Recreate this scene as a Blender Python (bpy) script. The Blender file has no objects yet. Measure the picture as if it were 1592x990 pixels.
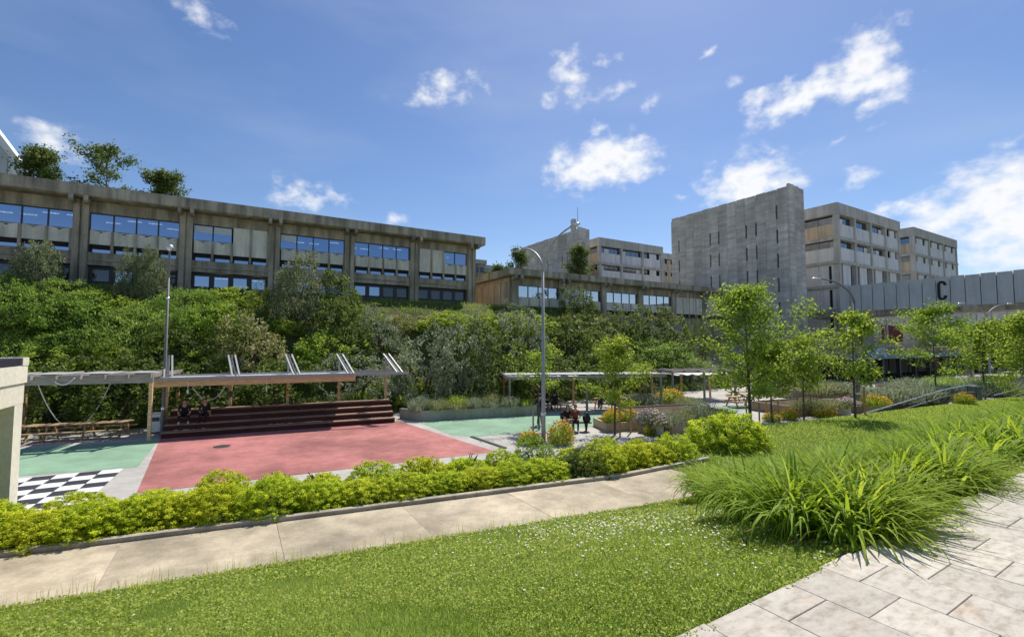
import bpy, bmesh, math, random
import numpy as np
from mathutils import Vector, Matrix
C = bpy.context.scene
COL = C.collection
R = math.radians
random.seed(7)
RNG = np.random.default_rng(7)

# ------------------------------------------------------------------ camera, sky, sun
F = 720.0; HOR = 535.0; CAMZ = 4.5
PITCH = math.atan((HOR - 495.0) / F)
cam_d = bpy.data.cameras.new('camera'); cam = bpy.data.objects.new('camera', cam_d); COL.objects.link(cam)
cam_d.sensor_fit = 'HORIZONTAL'; cam_d.sensor_width = 36.0; cam_d.lens = F / 1592 * 36
cam_d.clip_start = 0.05; cam_d.clip_end = 6000
cam.location = (0, 0, CAMZ); cam.rotation_euler = (R(90) + PITCH, 0, 0)
C.camera = cam
C.view_settings.view_transform = 'Standard'; C.view_settings.look = 'None'
C.view_settings.exposure = 0.55; C.view_settings.gamma = 1.0
SUN_EL, SUN_AZ = 55.0, 22.0          # azimuth clockwise from +Y (towards +X)
sd = bpy.data.lights.new('sun', 'SUN'); sd.energy = 3.6; sd.angle = R(0.53); sd.color = (1.0, 0.945, 0.86)
so = bpy.data.objects.new('sun', sd); COL.objects.link(so)
sdir = Vector((math.sin(R(SUN_AZ)) * math.cos(R(SUN_EL)), math.cos(R(SUN_AZ)) * math.cos(R(SUN_EL)), math.sin(R(SUN_EL))))
so.rotation_euler = sdir.to_track_quat('Z', 'Y').to_euler()
C.cycles.max_bounces = 6; C.cycles.transparent_max_bounces = 12; C.cycles.diffuse_bounces = 3
C.cycles.sample_clamp_indirect = 6.0

def ray(u, v):
    dx, dz = (u - 796) / F, (495 - v) / F
    return Vector((dx, math.cos(PITCH) - dz * math.sin(PITCH), math.sin(PITCH) + dz * math.cos(PITCH)))
def azel(u, v):
    d = ray(u, v).normalized()
    return math.degrees(math.atan2(d.x, d.y)), math.degrees(math.asin(d.z))
def atY(u, v, Y):
    d = ray(u, v); k = Y / d.y
    return Vector((d.x * k, Y, CAMZ + d.z * k))
def atZ(u, v, z):
    d = ray(u, v); k = (z - CAMZ) / d.z
    return Vector((d.x * k, d.y * k, z))

def build_world():
    w = bpy.data.worlds.new("World"); C.world = w; w.use_nodes = True
    nt = w.node_tree; N = nt.nodes; L = nt.links; N.clear()
    def nd(t, **k):
        n = N.new(t)
        for a, b in k.items(): setattr(n, a, b)
        return n
    def mth(op, a, b=None, c=None):
        n = nd('ShaderNodeMath', operation=op)
        for i, x in enumerate((a, b, c)):
            if x is None: continue
            if isinstance(x, (int, float)): n.inputs[i].default_value = x
            else: L.new(x, n.inputs[i])
        return n.outputs[0]
    out = nd('ShaderNodeOutputWorld'); bg = nd('ShaderNodeBackground'); bg.inputs['Strength'].default_value = 0.10
    L.new(bg.outputs[0], out.inputs[0])
    sky = nd('ShaderNodeTexSky', sky_type='NISHITA'); sky.sun_disc = False
    sky.sun_elevation = R(SUN_EL); sky.sun_rotation = R(SUN_AZ)
    sky.air_density = 1.0; sky.dust_density = 0.35; sky.ozone_density = 3.0; sky.altitude = 0
    hs = nd('ShaderNodeHueSaturation'); hs.inputs['Saturation'].default_value = 1.12; hs.inputs['Value'].default_value = 0.82; hs.inputs['Hue'].default_value = .507
    L.new(sky.outputs[0], hs.inputs['Color'])
    tc = nd('ShaderNodeTexCoord'); sp = nd('ShaderNodeSeparateXYZ'); L.new(tc.outputs['Generated'], sp.inputs[0])
    az = mth('MULTIPLY', mth('ARCTAN2', sp.outputs[0], sp.outputs[1]), 57.29578)
    el = mth('MULTIPLY', mth('ARCSINE', sp.outputs[2]), 57.29578)
    cb = nd('ShaderNodeCombineXYZ'); L.new(az, cb.inputs[0]); L.new(el, cb.inputs[1])
    p = cb.outputs[0]
    # domain warp
    nz = nd('ShaderNodeTexNoise'); nz.inputs['Scale'].default_value = 0.45; nz.inputs['Detail'].default_value = 4.0
    L.new(p, nz.inputs['Vector'])
    sb = nd('ShaderNodeVectorMath', operation='SUBTRACT'); L.new(nz.outputs['Color'], sb.inputs[0]); sb.inputs[1].default_value = (.5, .5, .5)
    sc = nd('ShaderNodeVectorMath', operation='SCALE'); L.new(sb.outputs[0], sc.inputs[0]); sc.inputs['Scale'].default_value = 2.2
    ad = nd('ShaderNodeVectorMath', operation='ADD'); L.new(p, ad.inputs[0]); L.new(sc.outputs[0], ad.inputs[1])
    pw = ad.outputs[0]
    # (u, v, half width px, half height px, tilt deg, strength)
    clouds = [(312, 20, 46, 34, -20, .62), (95, 228, 70, 30, -14, .80), (690, 138, 66, 30, 8, .66), (655, 155, 26, 22, 0, .55),
              (890, 120, 30, 50, 28, .72), (852, 158, 18, 14, 0, .62), (945, 97, 24, 14, 0, .55), (955, 147, 40, 12, 8, .55),
              (1006, 160, 22, 12, 25, .58), (930, 196, 20, 14, 20, .55),
              (935, 255, 84, 42, 5, 1.15), (975, 245, 46, 36, 0, 1.1), (880, 262, 34, 28, 0, .95), (848, 258, 14, 14, 0, .5),
              (1250, 148, 100, 30, 14, 1.0), (1340, 100, 66, 50, 38, 1.15), (1365, 130, 40, 54, 60, 1.0), (1185, 155, 34, 20, 0, .9), (1350, 160, 44, 20, 12, .8),
              (1160, 285, 72, 46, 12, 1.15), (1215, 284, 44, 18, -12, .85), (1340, 275, 36, 20, 8, .6),
              (1560, 300, 130, 66, 12, 1.12), (1470, 335, 100, 46, 18, .95), (1600, 345, 170, 76, 0, 1.12), (1390, 326, 60, 14, 0, .75),
              (470, 306, 58, 24, 4, .74), (520, 305, 30, 18, -18, .55), (434, 280, 16, 14, 0, .5), (618, 344, 22, 12, 0, .55),
              (1095, 86, 26, 9, 24, .52), (1142, 128, 16, 14, 0, .45), (1305, 216, 24, 7, 28, .5), (1362, 200, 24, 7, 28, .5), (1066, 308, 18, 10, 0, .6)]
    # the same sparse fair-weather cumulus goes on round the rest of the sky
    for k in range(26):
        az0 = 62 + k * 9.1; e0 = 9 + (k * 37 % 34)
        clouds.append((('deg', az0 - 360 if az0 > 180 else az0), e0, 3 + (k * 5 % 5), 1.6 + (k * 3 % 3) * .6, (k * 13 % 30) - 15, .8))
    cur = None
    for (u, v, rx, ry, tilt, st) in clouds:
        if isinstance(u, tuple): ca, ce, da, de = u[1], v, rx, ry
        else:
            ca, ce = azel(u, v); a1, _ = azel(u + rx, v); a0, _ = azel(u - rx, v); _, e1 = azel(u, v - ry); _, e0 = azel(u, v + ry)
            da, de = abs(a1 - a0) / 2, abs(e1 - e0) / 2
        m = nd('ShaderNodeMapping', vector_type='TEXTURE')
        m.inputs['Location'].default_value = (ca, ce, 0); m.inputs['Rotation'].default_value = (0, 0, R(tilt)); m.inputs['Scale'].default_value = (da, de, 1)
        L.new(pw, m.inputs['Vector'])
        ln = nd('ShaderNodeVectorMath', operation='LENGTH'); L.new(m.outputs[0], ln.inputs[0])
        s = mth('SUBTRACT', st, mth('MULTIPLY', ln.outputs['Value'], .62 * st + .1))
        cur = s if cur is None else mth('SMOOTH_MAX', cur, s, .12)
    n2 = nd('ShaderNodeTexNoise'); n2.inputs['Scale'].default_value = .42; n2.inputs['Detail'].default_value = 8.0; n2.inputs['Roughness'].default_value = .56
    mp = nd('ShaderNodeMapping'); mp.inputs['Scale'].default_value = (1, 1.5, 1); L.new(p, mp.inputs['Vector']); L.new(mp.outputs[0], n2.inputs['Vector'])
    dens = mth('ADD', cur, mth('MULTIPLY', mth('SUBTRACT', n2.outputs['Fac'], .51), 1.65))
    cov = nd('ShaderNodeMapRange', interpolation_type='SMOOTHSTEP'); L.new(dens, cov.inputs['Value'])
    cov.inputs['From Min'].default_value = .10; cov.inputs['From Max'].default_value = .98
    core = nd('ShaderNodeMapRange', interpolation_type='SMOOTHSTEP'); L.new(dens, core.inputs['Value'])
    core.inputs['From Min'].default_value = .9; core.inputs['From Max'].default_value = 1.6
    cc = nd('ShaderNodeMix', data_type='RGBA'); L.new(core.outputs[0], cc.inputs['Factor'])
    cc.inputs['A'].default_value = (6.6, 6.7, 6.9, 1); cc.inputs['B'].default_value = (5.0, 5.2, 5.6, 1)
    # thin high veil
    n3 = nd('ShaderNodeTexNoise'); n3.inputs['Scale'].default_value = .055; n3.inputs['Detail'].default_value = 5
    mp3 = nd('ShaderNodeMapping'); mp3.inputs['Rotation'].default_value = (0, 0, R(-24)); mp3.inputs['Scale'].default_value = (.6, 2.2, 1); L.new(p, mp3.inputs['Vector']); L.new(mp3.outputs[0], n3.inputs['Vector'])
    veil = nd('ShaderNodeMapRange'); L.new(n3.outputs['Fac'], veil.inputs['Value']); veil.inputs['From Min'].default_value = .46; veil.inputs['From Max'].default_value = .85
    veil.inputs['To Max'].default_value = .26
    mv = nd('ShaderNodeMix', data_type='RGBA'); L.new(veil.outputs[0], mv.inputs['Factor']); L.new(hs.outputs[0], mv.inputs['A']); mv.inputs['B'].default_value = (4.4, 5.0, 5.8, 1)
    mc = nd('ShaderNodeMix', data_type='RGBA'); L.new(cov.outputs[0], mc.inputs['Factor']); L.new(mv.outputs['Result'], mc.inputs['A']); L.new(cc.outputs['Result'], mc.inputs['B'])
    L.new(mc.outputs['Result'], bg.inputs['Color'])
build_world()

# ------------------------------------------------------------------ frames and terrain
UX, UY = 0.858, 0.5135                      # a runs along the facades, b away from the camera
PHI = math.atan2(UY, UX)
def P(a, b, z=0.0): return Vector((a * UX - b * UY, a * UY + b * UX, z))
def sm(t): t = np.clip(t, 0, 1); return t * t * (3 - 2 * t)
def bpath(a): return np.where(a < 8.94, 9.04 - .155 * (a + 2.75), 7.23)
def Hf(x, y):
    x = np.asarray(x, float); y = np.asarray(y, float)
    a = UX * x + UY * y; b = -UY * x + UX * y
    bp = bpath(a); q = b - bp
    s = np.clip((b - 1.65) / (bp - 1.65), 0, 1); s = .65 * s + .35 * sm(s)
    bank = 2.9 - 1.9 * s
    qe = np.interp(a, [11, 14, 20, 46, 60], [4.2, 4.3, 4.4, 2.0, 1.6])
    bank = np.where(q > 0, 1.0 * (1 - sm((q - qe) / 1.2)), bank)
    toe = np.interp(a, [-12, -4, 5, 40], [34.5, 31.8, 30.2, 29.5])
    t = np.clip((b - toe) / (44.2 - toe), 0, 1)
    hill = 8.7 * (.45 * t + .55 * sm(t)) * (1 - sm((a - 36) / 17))
    hill = hill + .28 * np.sin(x * .9 + 1.3) * np.sin(y * .8) * sm(t * 4) * sm((1 - t) * 4)
    return np.maximum(bank, hill)
def H1(x, y): return float(Hf(x, y))
TT = np.arange(1.5, 140, .05)
def hit(u, v):
    d = ray(u, v); x = d.x * TT; y = d.y * TT; z = CAMZ + d.z * TT
    k = np.nonzero(z < Hf(x, y))[0]
    if len(k) == 0: return Vector((x[-1], y[-1], 0))
    i = k[0]; return Vector((x[i], y[i], H1(x[i], y[i])))

# ------------------------------------------------------------------ materials
def new_mat(name):
    m = bpy.data.materials.new(name); m.use_nodes = True
    nt = m.node_tree; b = nt.nodes['Principled BSDF']
    return m, nt, nt.nodes, nt.links, b
def plain(name, col, rough=.6, metal=0.0, spec=.4, var=.12, scale=6.0, bump=0.0):
    m, nt, N, L, b = new_mat(name)
    tc = N.new('ShaderNodeTexCoord'); nz = N.new('ShaderNodeTexNoise'); nz.inputs['Scale'].default_value = scale; nz.inputs['Detail'].default_value = 5
    L.new(tc.outputs['Object'], nz.inputs['Vector'])
    rp = N.new('ShaderNodeValToRGB'); rp.color_ramp.elements[0].position = .3; rp.color_ramp.elements[1].position = .7
    rp.color_ramp.elements[0].color = tuple(c * (1 - var) for c in col) + (1,); rp.color_ramp.elements[1].color = tuple(min(1, c * (1 + var)) for c in col) + (1,)
    L.new(nz.outputs['Fac'], rp.inputs[0]); L.new(rp.outputs[0], b.inputs['Base Color'])
    b.inputs['Roughness'].default_value = rough; b.inputs['Metallic'].default_value = metal; b.inputs['Specular IOR Level'].default_value = spec
    if bump:
        n2 = N.new('ShaderNodeTexNoise'); n2.inputs['Scale'].default_value = scale * 6; n2.inputs['Detail'].default_value = 6; L.new(tc.outputs['Object'], n2.inputs['Vector'])
        bp = N.new('ShaderNodeBump'); bp.inputs['Strength'].default_value = bump; bp.inputs['Distance'].default_value = .02
        L.new(n2.outputs['Fac'], bp.inputs['Height']); L.new(bp.outputs[0], b.inputs['Normal'])
    return m
def concrete(name, col, stain=.45, patch=.25, scale=1.0, board=0.0, rough=.85):
    """cast concrete: cloudy tone, vertical run-off stains, fine grain"""
    m, nt, N, L, b = new_mat(name)
    tc = N.new('ShaderNodeTexCoord'); oi = N.new('ShaderNodeObjectInfo')
    ad = N.new('ShaderNodeVectorMath'); ad.operation = 'ADD'; L.new(tc.outputs['Object'], ad.inputs[0])
    sc = N.new('ShaderNodeVectorMath'); sc.operation = 'SCALE'; sc.inputs[0].default_value = (37, 19, 11); L.new(oi.outputs['Random'], sc.inputs['Scale']); L.new(sc.outputs[0], ad.inputs[1])
    v = ad.outputs[0]
    def noise(s, det, mscale=None):
        n = N.new('ShaderNodeTexNoise'); n.inputs['Scale'].default_value = s; n.inputs['Detail'].default_value = det; n.inputs['Roughness'].default_value = .62
        if mscale:
            mp = N.new('ShaderNodeMapping'); mp.inputs['Scale'].default_value = mscale; L.new(v, mp.inputs['Vector']); L.new(mp.outputs[0], n.inputs['Vector'])
        else: L.new(v, n.inputs['Vector'])
        return n.outputs['Fac']
    def mul(prev, fac, lo, hi, dark):
        mr = N.new('ShaderNodeMapRange'); L.new(fac, mr.inputs['Value']); mr.inputs['From Min'].default_value = lo; mr.inputs['From Max'].default_value = hi
        mr.inputs['To Min'].default_value = 1 - dark; mr.inputs['To Max'].default_value = 1 + dark * .35
        mx = N.new('ShaderNodeMix'); mx.data_type = 'RGBA'; mx.blend_type = 'MULTIPLY'; mx.inputs['Factor'].default_value = 1
        if isinstance(prev, tuple): mx.inputs['A'].default_value = prev
        else: L.new(prev, mx.inputs['A'])
        L.new(mr.outputs[0], mx.inputs['B']); return mx.outputs['Result']
    c = mul(tuple(col) + (1,), noise(.35 * scale, 6), .35, .65, patch)
    c = mul(c, noise(1.6 * scale, 6, (1, 1, .10)), .34, .60, stain)
    c = mul(c, noise(11 * scale, 4), .3, .7, .14)
    if board: c = mul(c, noise(1.0, 3, (.25, .18, 2.2)), .38, .62, board)
    L.new(c, b.inputs['Base Color']); b.inputs['Roughness'].default_value = rough; b.inputs['Specular IOR Level'].default_value = .25
    bp = N.new('ShaderNodeBump'); bp.inputs['Strength'].default_value = .35; bp.inputs['Distance'].default_value = .02
    L.new(noise(26 * scale, 5), bp.inputs['Height']); L.new(bp.outputs[0], b.inputs['Normal'])
    return m
def wood(name, col, var=.3):
    m, nt, N, L, b = new_mat(name)
    tc = N.new('ShaderNodeTexCoord'); mp = N.new('ShaderNodeMapping'); mp.inputs['Scale'].default_value = (1.2, 14, 14)
    L.new(tc.outputs['Object'], mp.inputs['Vector'])
    nz = N.new('ShaderNodeTexNoise'); nz.inputs['Scale'].default_value = 2.0; nz.inputs['Detail'].default_value = 6; L.new(mp.outputs[0], nz.inputs['Vector'])
    rp = N.new('ShaderNodeValToRGB'); rp.color_ramp.elements[0].position = .3; rp.color_ramp.elements[1].position = .7
    rp.color_ramp.elements[0].color = tuple(c * (1 - var) for c in col) + (1,); rp.color_ramp.elements[1].color = tuple(c * (1 + var) for c in col) + (1,)
    oi = N.new('ShaderNodeObjectInfo'); mr = N.new('ShaderNodeMapRange'); mr.inputs['To Min'].default_value = .8; mr.inputs['To Max'].default_value = 1.15; L.new(oi.outputs['Random'], mr.inputs['Value'])
    mx = N.new('ShaderNodeMix'); mx.data_type = 'RGBA'; mx.blend_type = 'MULTIPLY'; mx.inputs['Factor'].default_value = 1
    L.new(nz.outputs['Fac'], rp.inputs[0]); L.new(rp.outputs[0], mx.inputs['A']); L.new(mr.outputs[0], mx.inputs['B'])
    L.new(mx.outputs['Result'], b.inputs['Base Color']); b.inputs['Roughness'].default_value = .75; b.inputs['Specular IOR Level'].default_value = .2
    return m
def glass(name, tint, refl=.55, rough=.02, trans=(.30, .34, .36)):
    m, nt, N, L, b = new_mat(name); N.remove(b)
    g = N.new('ShaderNodeBsdfGlossy'); g.inputs['Color'].default_value = tuple(tint) + (1,); g.inputs['Roughness'].default_value = rough
    t = N.new('ShaderNodeBsdfTransparent'); t.inputs['Color'].default_value = tuple(trans) + (1,)
    fr = N.new('ShaderNodeFresnel'); fr.inputs['IOR'].default_value = 1.5
    mr = N.new('ShaderNodeMapRange'); L.new(fr.outputs[0], mr.inputs['Value']); mr.inputs['To Min'].default_value = refl; mr.inputs['To Max'].default_value = 1
    tc = N.new('ShaderNodeTexCoord'); nz = N.new('ShaderNodeTexNoise'); nz.inputs['Scale'].default_value = .5; L.new(tc.outputs['Object'], nz.inputs['Vector'])
    bp = N.new('ShaderNodeBump'); bp.inputs['Strength'].default_value = .03; L.new(nz.outputs['Fac'], bp.inputs['Height']); L.new(bp.outputs[0], g.inputs['Normal'])
    mx = N.new('ShaderNodeMixShader'); L.new(mr.outputs[0], mx.inputs[0]); L.new(t.outputs[0], mx.inputs[1]); L.new(g.outputs[0], mx.inputs[2])
    L.new(mx.outputs[0], N['Material Output'].inputs[0])
    return m
def emit(name, col, s):
    m, nt, N, L, b = new_mat(name); b.inputs['Base Color'].default_value = (.8, .8, .8, 1)
    b.inputs['Emission Color'].default_value = tuple(col) + (1,); b.inputs['Emission Strength'].default_value = s
    return m
def foliage(name, dark, mid, light, transl=.45, rough=.45, spec=.35, hue=.478):
    """leaf pigment varies leaf by leaf (attribute 'tint') and plant by plant"""
    m, nt, N, L, b = new_mat(name)
    at = N.new('ShaderNodeAttribute'); at.attribute_name = 'tint'
    rp = N.new('ShaderNodeValToRGB'); e = rp.color_ramp.elements
    e[0].position = 0; e[0].color = tuple(dark) + (1,); e[1].position = 1; e[1].color = tuple(light) + (1,)
    k = e.new(.5); k.color = tuple(mid) + (1,)
    L.new(at.outputs['Fac'], rp.inputs[0])
    oi = N.new('ShaderNodeObjectInfo'); hs = N.new('ShaderNodeHueSaturation')
    mr = N.new('ShaderNodeMapRange'); mr.inputs['To Min'].default_value = .490; mr.inputs['To Max'].default_value = .508; L.new(oi.outputs['Random'], mr.inputs['Value']); L.new(mr.outputs[0], hs.inputs['Hue'])
    L.new(rp.outputs[0], hs.inputs['Color']); L.new(hs.outputs[0], b.inputs['Base Color'])
    b.inputs['Roughness'].default_value = rough; b.inputs['Specular IOR Level'].default_value = spec
    tr = N.new('ShaderNodeBsdfTranslucent'); h2 = N.new('ShaderNodeHueSaturation'); h2.inputs['Value'].default_value = 1.8; h2.inputs['Saturation'].default_value = 1.02; h2.inputs['Hue'].default_value = hue
    L.new(hs.outputs[0], h2.inputs['Color']); L.new(h2.outputs[0], tr.inputs[0])
    mx = N.new('ShaderNodeMixShader'); mx.inputs[0].default_value = transl
    L.new(b.outputs[0], mx.inputs[1]); L.new(tr.outputs[0], mx.inputs[2]); L.new(mx.outputs[0], N['Material Output'].inputs[0])
    return m
M = {}
M['conc'] = concrete('weathered_concrete', (.45, .39, .285), .50, .34)
M['conc_beam'] = concrete('beam_concrete', (.48, .425, .32), .48, .34)
M['conc_panel'] = concrete('pale_panel_concrete', (.82, .77, .63), .26, .2)
M['conc_slab'] = concrete('board_marked_concrete', (.68, .635, .56), .16, .30, .6, .20)
M['conc_warm'] = concrete('warm_concrete', (.66, .53, .38), .25, .2)
M['conc_light'] = concrete('light_concrete', (.58, .56, .50), .22, .18)
M['conc_cream'] = concrete('cream_render', (.78, .74, .60), .10, .08)
M['white_panel'] = concrete('white_panel', (.80, .80, .79), .16, .08)
M['grey_panel'] = concrete('grey_metal_panel', (.54, .56, .55), .12, .10, 1, 0, .5)
M['beige_wall'] = concrete('beige_wall', (.74, .66, .56), .2, .12)
M['glass_blue'] = glass('reflecting_glass', (.52, .66, .92), .50)
M['glass_office'] = glass('office_glass', (.5, .56, .64), .38, .02, (.12, .13, .14))
M['glass_dark'] = glass('dark_glass', (.42, .47, .55), .14, .02, (.10, .11, .12))
M['glass_pale'] = glass('pale_glass', (.86, .88, .98), .72)
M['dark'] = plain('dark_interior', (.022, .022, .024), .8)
M['frame'] = plain('dark_frame', (.05, .05, .05), .5)
M['blind'] = plain('roller_blind', (.62, .66, .70), .8)
M['tube'] = emit('ceiling_tube', (1, .97, .92), 5.0)
M['steel'] = plain('galvanised_steel', (.36, .365, .365), .5, .25, .5, .1, 8)
M['steel_dark'] = plain('dark_steel', (.07, .075, .08), .5, .3)
M['alu'] = plain('aluminium', (.70, .71, .72), .35, .8)
M['grey_paint'] = plain('grey_paint', (.17, .17, .16), .55)
M['white'] = plain('white_paint', (.8, .8, .78), .55, 0, .4, .04)
M['wood_tan'] = wood('tan_timber', (.66, .46, .25))
M['wood_post'] = wood('post_timber', (.44, .28, .14))
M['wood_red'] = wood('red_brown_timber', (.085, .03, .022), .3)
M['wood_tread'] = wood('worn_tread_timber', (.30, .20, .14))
M['wood_table'] = wood('table_timber', (.40, .28, .16))
M['wood_grey'] = wood('grey_timber', (.34, .31, .26))
M['soil'] = plain('soil', (.10, .075, .05), .95, 0, .1, .35, 3, .4)
M['polycarb'] = plain('roof_sheet', (.50, .50, .50), .4, 0, .5)
M['black'] = plain('black_paint', (.012, .012, .014), .45)
M['navy'] = plain('navy_membrane', (.018, .018, .035), .6)
M['red_shut'] = plain('dark_red_shutter', (.16, .012, .018), .6)
M['teal'] = plain('blue_fascia', (.13, .24, .28), .5)
M['banner'] = plain('pale_blue_cloth', (.42, .54, .72), .8)
M['cloth_white'] = plain('white_cloth', (.8, .79, .76), .85)
M['bark'] = plain('bark', (.13, .10, .075), .9, 0, .1, .3, 12, .5)
M['skin'] = plain('skin', (.50, .28, .19), .55)
M['hair'] = plain('dark_hair', (.02, .014, .01), .6)
M['t_black'] = plain('black_cloth', (.015, .015, .017), .9)
M['t_navy'] = plain('navy_cloth', (.02, .022, .05), .9)
M['t_teal'] = plain('teal_cloth', (.05, .09, .10), .9)
M['t_red'] = plain('red_brown_cloth', (.25, .06, .04), .9)
M['t_blue'] = plain('light_blue_cloth', (.40, .50, .66), .9)
M['t_purple'] = plain('purple_cloth', (.05, .035, .13), .9)
M['t_white'] = plain('white_cloth_shirt', (.75, .75, .75), .9)
M['shoe'] = plain('shoe', (.6, .6, .6), .7)
M['orange'] = plain('orange_petals', (.95, .52, .02), .7, 0, .2, .2, 30)
M['pinkwhite'] = plain('pale_petals', (.75, .60, .62), .7, 0, .2, .2, 30)
M['white_petal'] = plain('white_petals', (.82, .82, .78), .7)
M['yellow_sign'] = plain('yellow_plate', (.8, .55, .03), .5)
# leaves
M['l_gold'] = foliage('golden_leaf', (.17, .26, .02), (.42, .51, .03), (.78, .80, .07), .31, .6, .12, .489)
M['l_broom'] = foliage('broom_leaf', (.11, .195, .033), (.17, .28, .05), (.27, .38, .08), .40, .6, .15, .49)
M['l_olive'] = foliage('olive_leaf', (.12, .16, .075), (.18, .225, .115), (.27, .31, .17), .32, .6, .15)
M['l_dark'] = foliage('dark_leaf', (.06, .10, .022), (.10, .15, .032), (.16, .22, .05), .36, .55, .2)
M['l_bright'] = foliage('bright_leaf', (.125, .205, .025), (.205, .31, .04), (.33, .42, .07), .44, .6, .15, .488)
M['l_silver'] = foliage('silver_leaf', (.10, .14, .06), (.20, .245, .14), (.42, .46, .32), .26, .6, .15)
M['l_flower'] = foliage('flowering_leaf', (.10, .14, .03), (.19, .22, .06), (.55, .51, .30), .34, .6, .15)
M['l_tree'] = foliage('young_tree_leaf', (.11, .185, .022), (.19, .30, .034), (.32, .43, .065), .46, .55, .15)
M['l_treed'] = foliage('roof_tree_leaf', (.06, .095, .026), (.095, .14, .034), (.15, .20, .05), .40, .55, .2)
M['l_lily'] = foliage('lily_blade', (.12, .20, .016), (.22, .33, .028), (.40, .49, .06), .42, .55, .1, .485)
M['l_grass'] = foliage('grass_blade', (.13, .22, .02), (.26, .37, .05), (.48, .54, .17), .44, .5, .2)
M['l_far'] = foliage('far_grass_blade', (.18, .28, .045), (.28, .40, .065), (.44, .52, .14), .42, .6, .12)
M['l_stem'] = foliage('planter_leaf', (.11, .15, .05), (.19, .22, .09), (.30, .31, .17), .36, .6, .15)
# ------------------------------------------------------------------ mesh helpers
class MB:
    """collects shapes in one local frame; build() links them as ONE mesh object"""
    def __init__(s): s.v = []; s.f = []
    def quad(s, *pts):
        n = len(s.v); s.v += [tuple(p) for p in pts]; s.f.append(tuple(range(n, n + len(pts)))); return s
    def box(s, x0, x1, y0, y1, z0, z1):
        n = len(s.v)
        s.v += [(x0, y0, z0), (x1, y0, z0), (x1, y1, z0), (x0, y1, z0), (x0, y0, z1), (x1, y0, z1), (x1, y1, z1), (x0, y1, z1)]
        s.f += [tuple(n + i for i in q) for q in ((3, 2, 1, 0), (4, 5, 6, 7), (0, 1, 5, 4), (1, 2, 6, 5), (2, 3, 7, 6), (3, 0, 4, 7))]
        return s
    def prism(s, poly, d0, d1, axis='y'):
        """poly in the two other axes, extruded along axis from d0 to d1"""
        n = len(s.v); k = len(poly)
        def pt(p, d): return {'y': (p[0], d, p[1]), 'x': (d, p[0], p[1]), 'z': (p[0], p[1], d)}[axis]
        s.v += [pt(p, d0) for p in poly] + [pt(p, d1) for p in poly]
        s.f.append(tuple(range(n, n + k))); s.f.append(tuple(range(n + 2 * k - 1, n + k - 1, -1)))
        for i in range(k):
            j = (i + 1) % k; s.f.append((n + j, n + i, n + k + i, n + k + j))
        return s
    def tube(s, pts, rad, n=6, cap=True):
        pts = [Vector(p) for p in pts]
        if isinstance(rad, (int, float)): rad = [rad] * len(pts)
        base = len(s.v); prev = None
        for i, p in enumerate(pts):
            t = (pts[min(i + 1, len(pts) - 1)] - pts[max(i - 1, 0)]).normalized()
            if prev is None: x = t.orthogonal().normalized()
            else: x = (prev - t * prev.dot(t)).normalized()
            prev = x; y = t.cross(x)
            for k in range(n):
                an = 2 * math.pi * k / n; s.v.append(tuple(p + (x * math.cos(an) + y * math.sin(an)) * rad[i]))
        for i in range(len(pts) - 1):
            for k in range(n):
                a = base + i * n + k; b2 = base + i * n + (k + 1) % n
                s.f.append((a, b2, b2 + n, a + n))
        if cap:
            s.f.append(tuple(range(base + n - 1, base - 1, -1))); e = base + (len(pts) - 1) * n; s.f.append(tuple(range(e, e + n)))
        return s
    def bar(s, p, q, w, h):
        """rectangular bar from p to q"""
        p, q = Vector(p), Vector(q); t = (q - p).normalized(); x = t.cross(Vector((0, 0, 1)))
        if x.length < 1e-4: x = Vector((1, 0, 0))
        x.normalize(); y = x.cross(t); n = len(s.v)
        for c in (p, q):
            for sx, sy in ((-1, -1), (1, -1), (1, 1), (-1, 1)): s.v.append(tuple(c + x * sx * w / 2 + y * sy * h / 2))
        s.f += [tuple(n + i for i in q4) for q4 in ((3, 2, 1, 0), (4, 5, 6, 7), (0, 1, 5, 4), (1, 2, 6, 5), (2, 3, 7, 6), (3, 0, 4, 7))]
        return s
    def lathe(s, prof, n=12, c=(0, 0, 0)):
        base = len(s.v)
        for r, z in prof:
            for k in range(n):
                an = 2 * math.pi * k / n; s.v.append((c[0] + r * math.cos(an), c[1] + r * math.sin(an), c[2] + z))
        for i in range(len(prof) - 1):
            for k in range(n):
                a = base + i * n + k; b2 = base + i * n + (k + 1) % n; s.f.append((a, b2, b2 + n, a + n))
        s.f.append(tuple(range(base + n - 1, base - 1, -1))); e = base + (len(prof) - 1) * n; s.f.append(tuple(range(e, e + n)))
        return s
    def mesh(s, name, mat):
        me = bpy.data.meshes.new(name); me.from_pydata(s.v, [], s.f)
        bm = bmesh.new(); bm.from_mesh(me); bmesh.ops.recalc_face_normals(bm, faces=bm.faces); bm.to_mesh(me); bm.free()
        me.materials.append(mat); return me
    def build(s, name, mat, parent=None, bevel=0.0, smooth=False):
        o = link(name, s.mesh(name, M[mat] if isinstance(mat, str) else mat), parent)
        if bevel:
            md = o.modifiers.new('edge', 'BEVEL'); md.width = bevel; md.segments = 1; md.limit_method = 'ANGLE'
        if smooth:
            for p in o.data.polygons: p.use_smooth = True
        return o
def link(name, me, parent=None, loc=None, rot=None, scale=None):
    o = bpy.data.objects.new(name, me); COL.objects.link(o)
    if parent: o.parent = parent
    if loc is not None: o.location = loc
    if rot is not None: o.rotation_euler = (0, 0, rot) if isinstance(rot, (int, float)) else rot
    if scale is not None: o.scale = scale if hasattr(scale, '__len__') else (scale,) * 3
    return o
def tag(o, label=None, cat=None, group=None, kind=None):
    if label: o['label'] = label
    if cat: o['category'] = cat
    if group: o['group'] = group
    if kind: o['kind'] = kind
    return o
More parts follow.
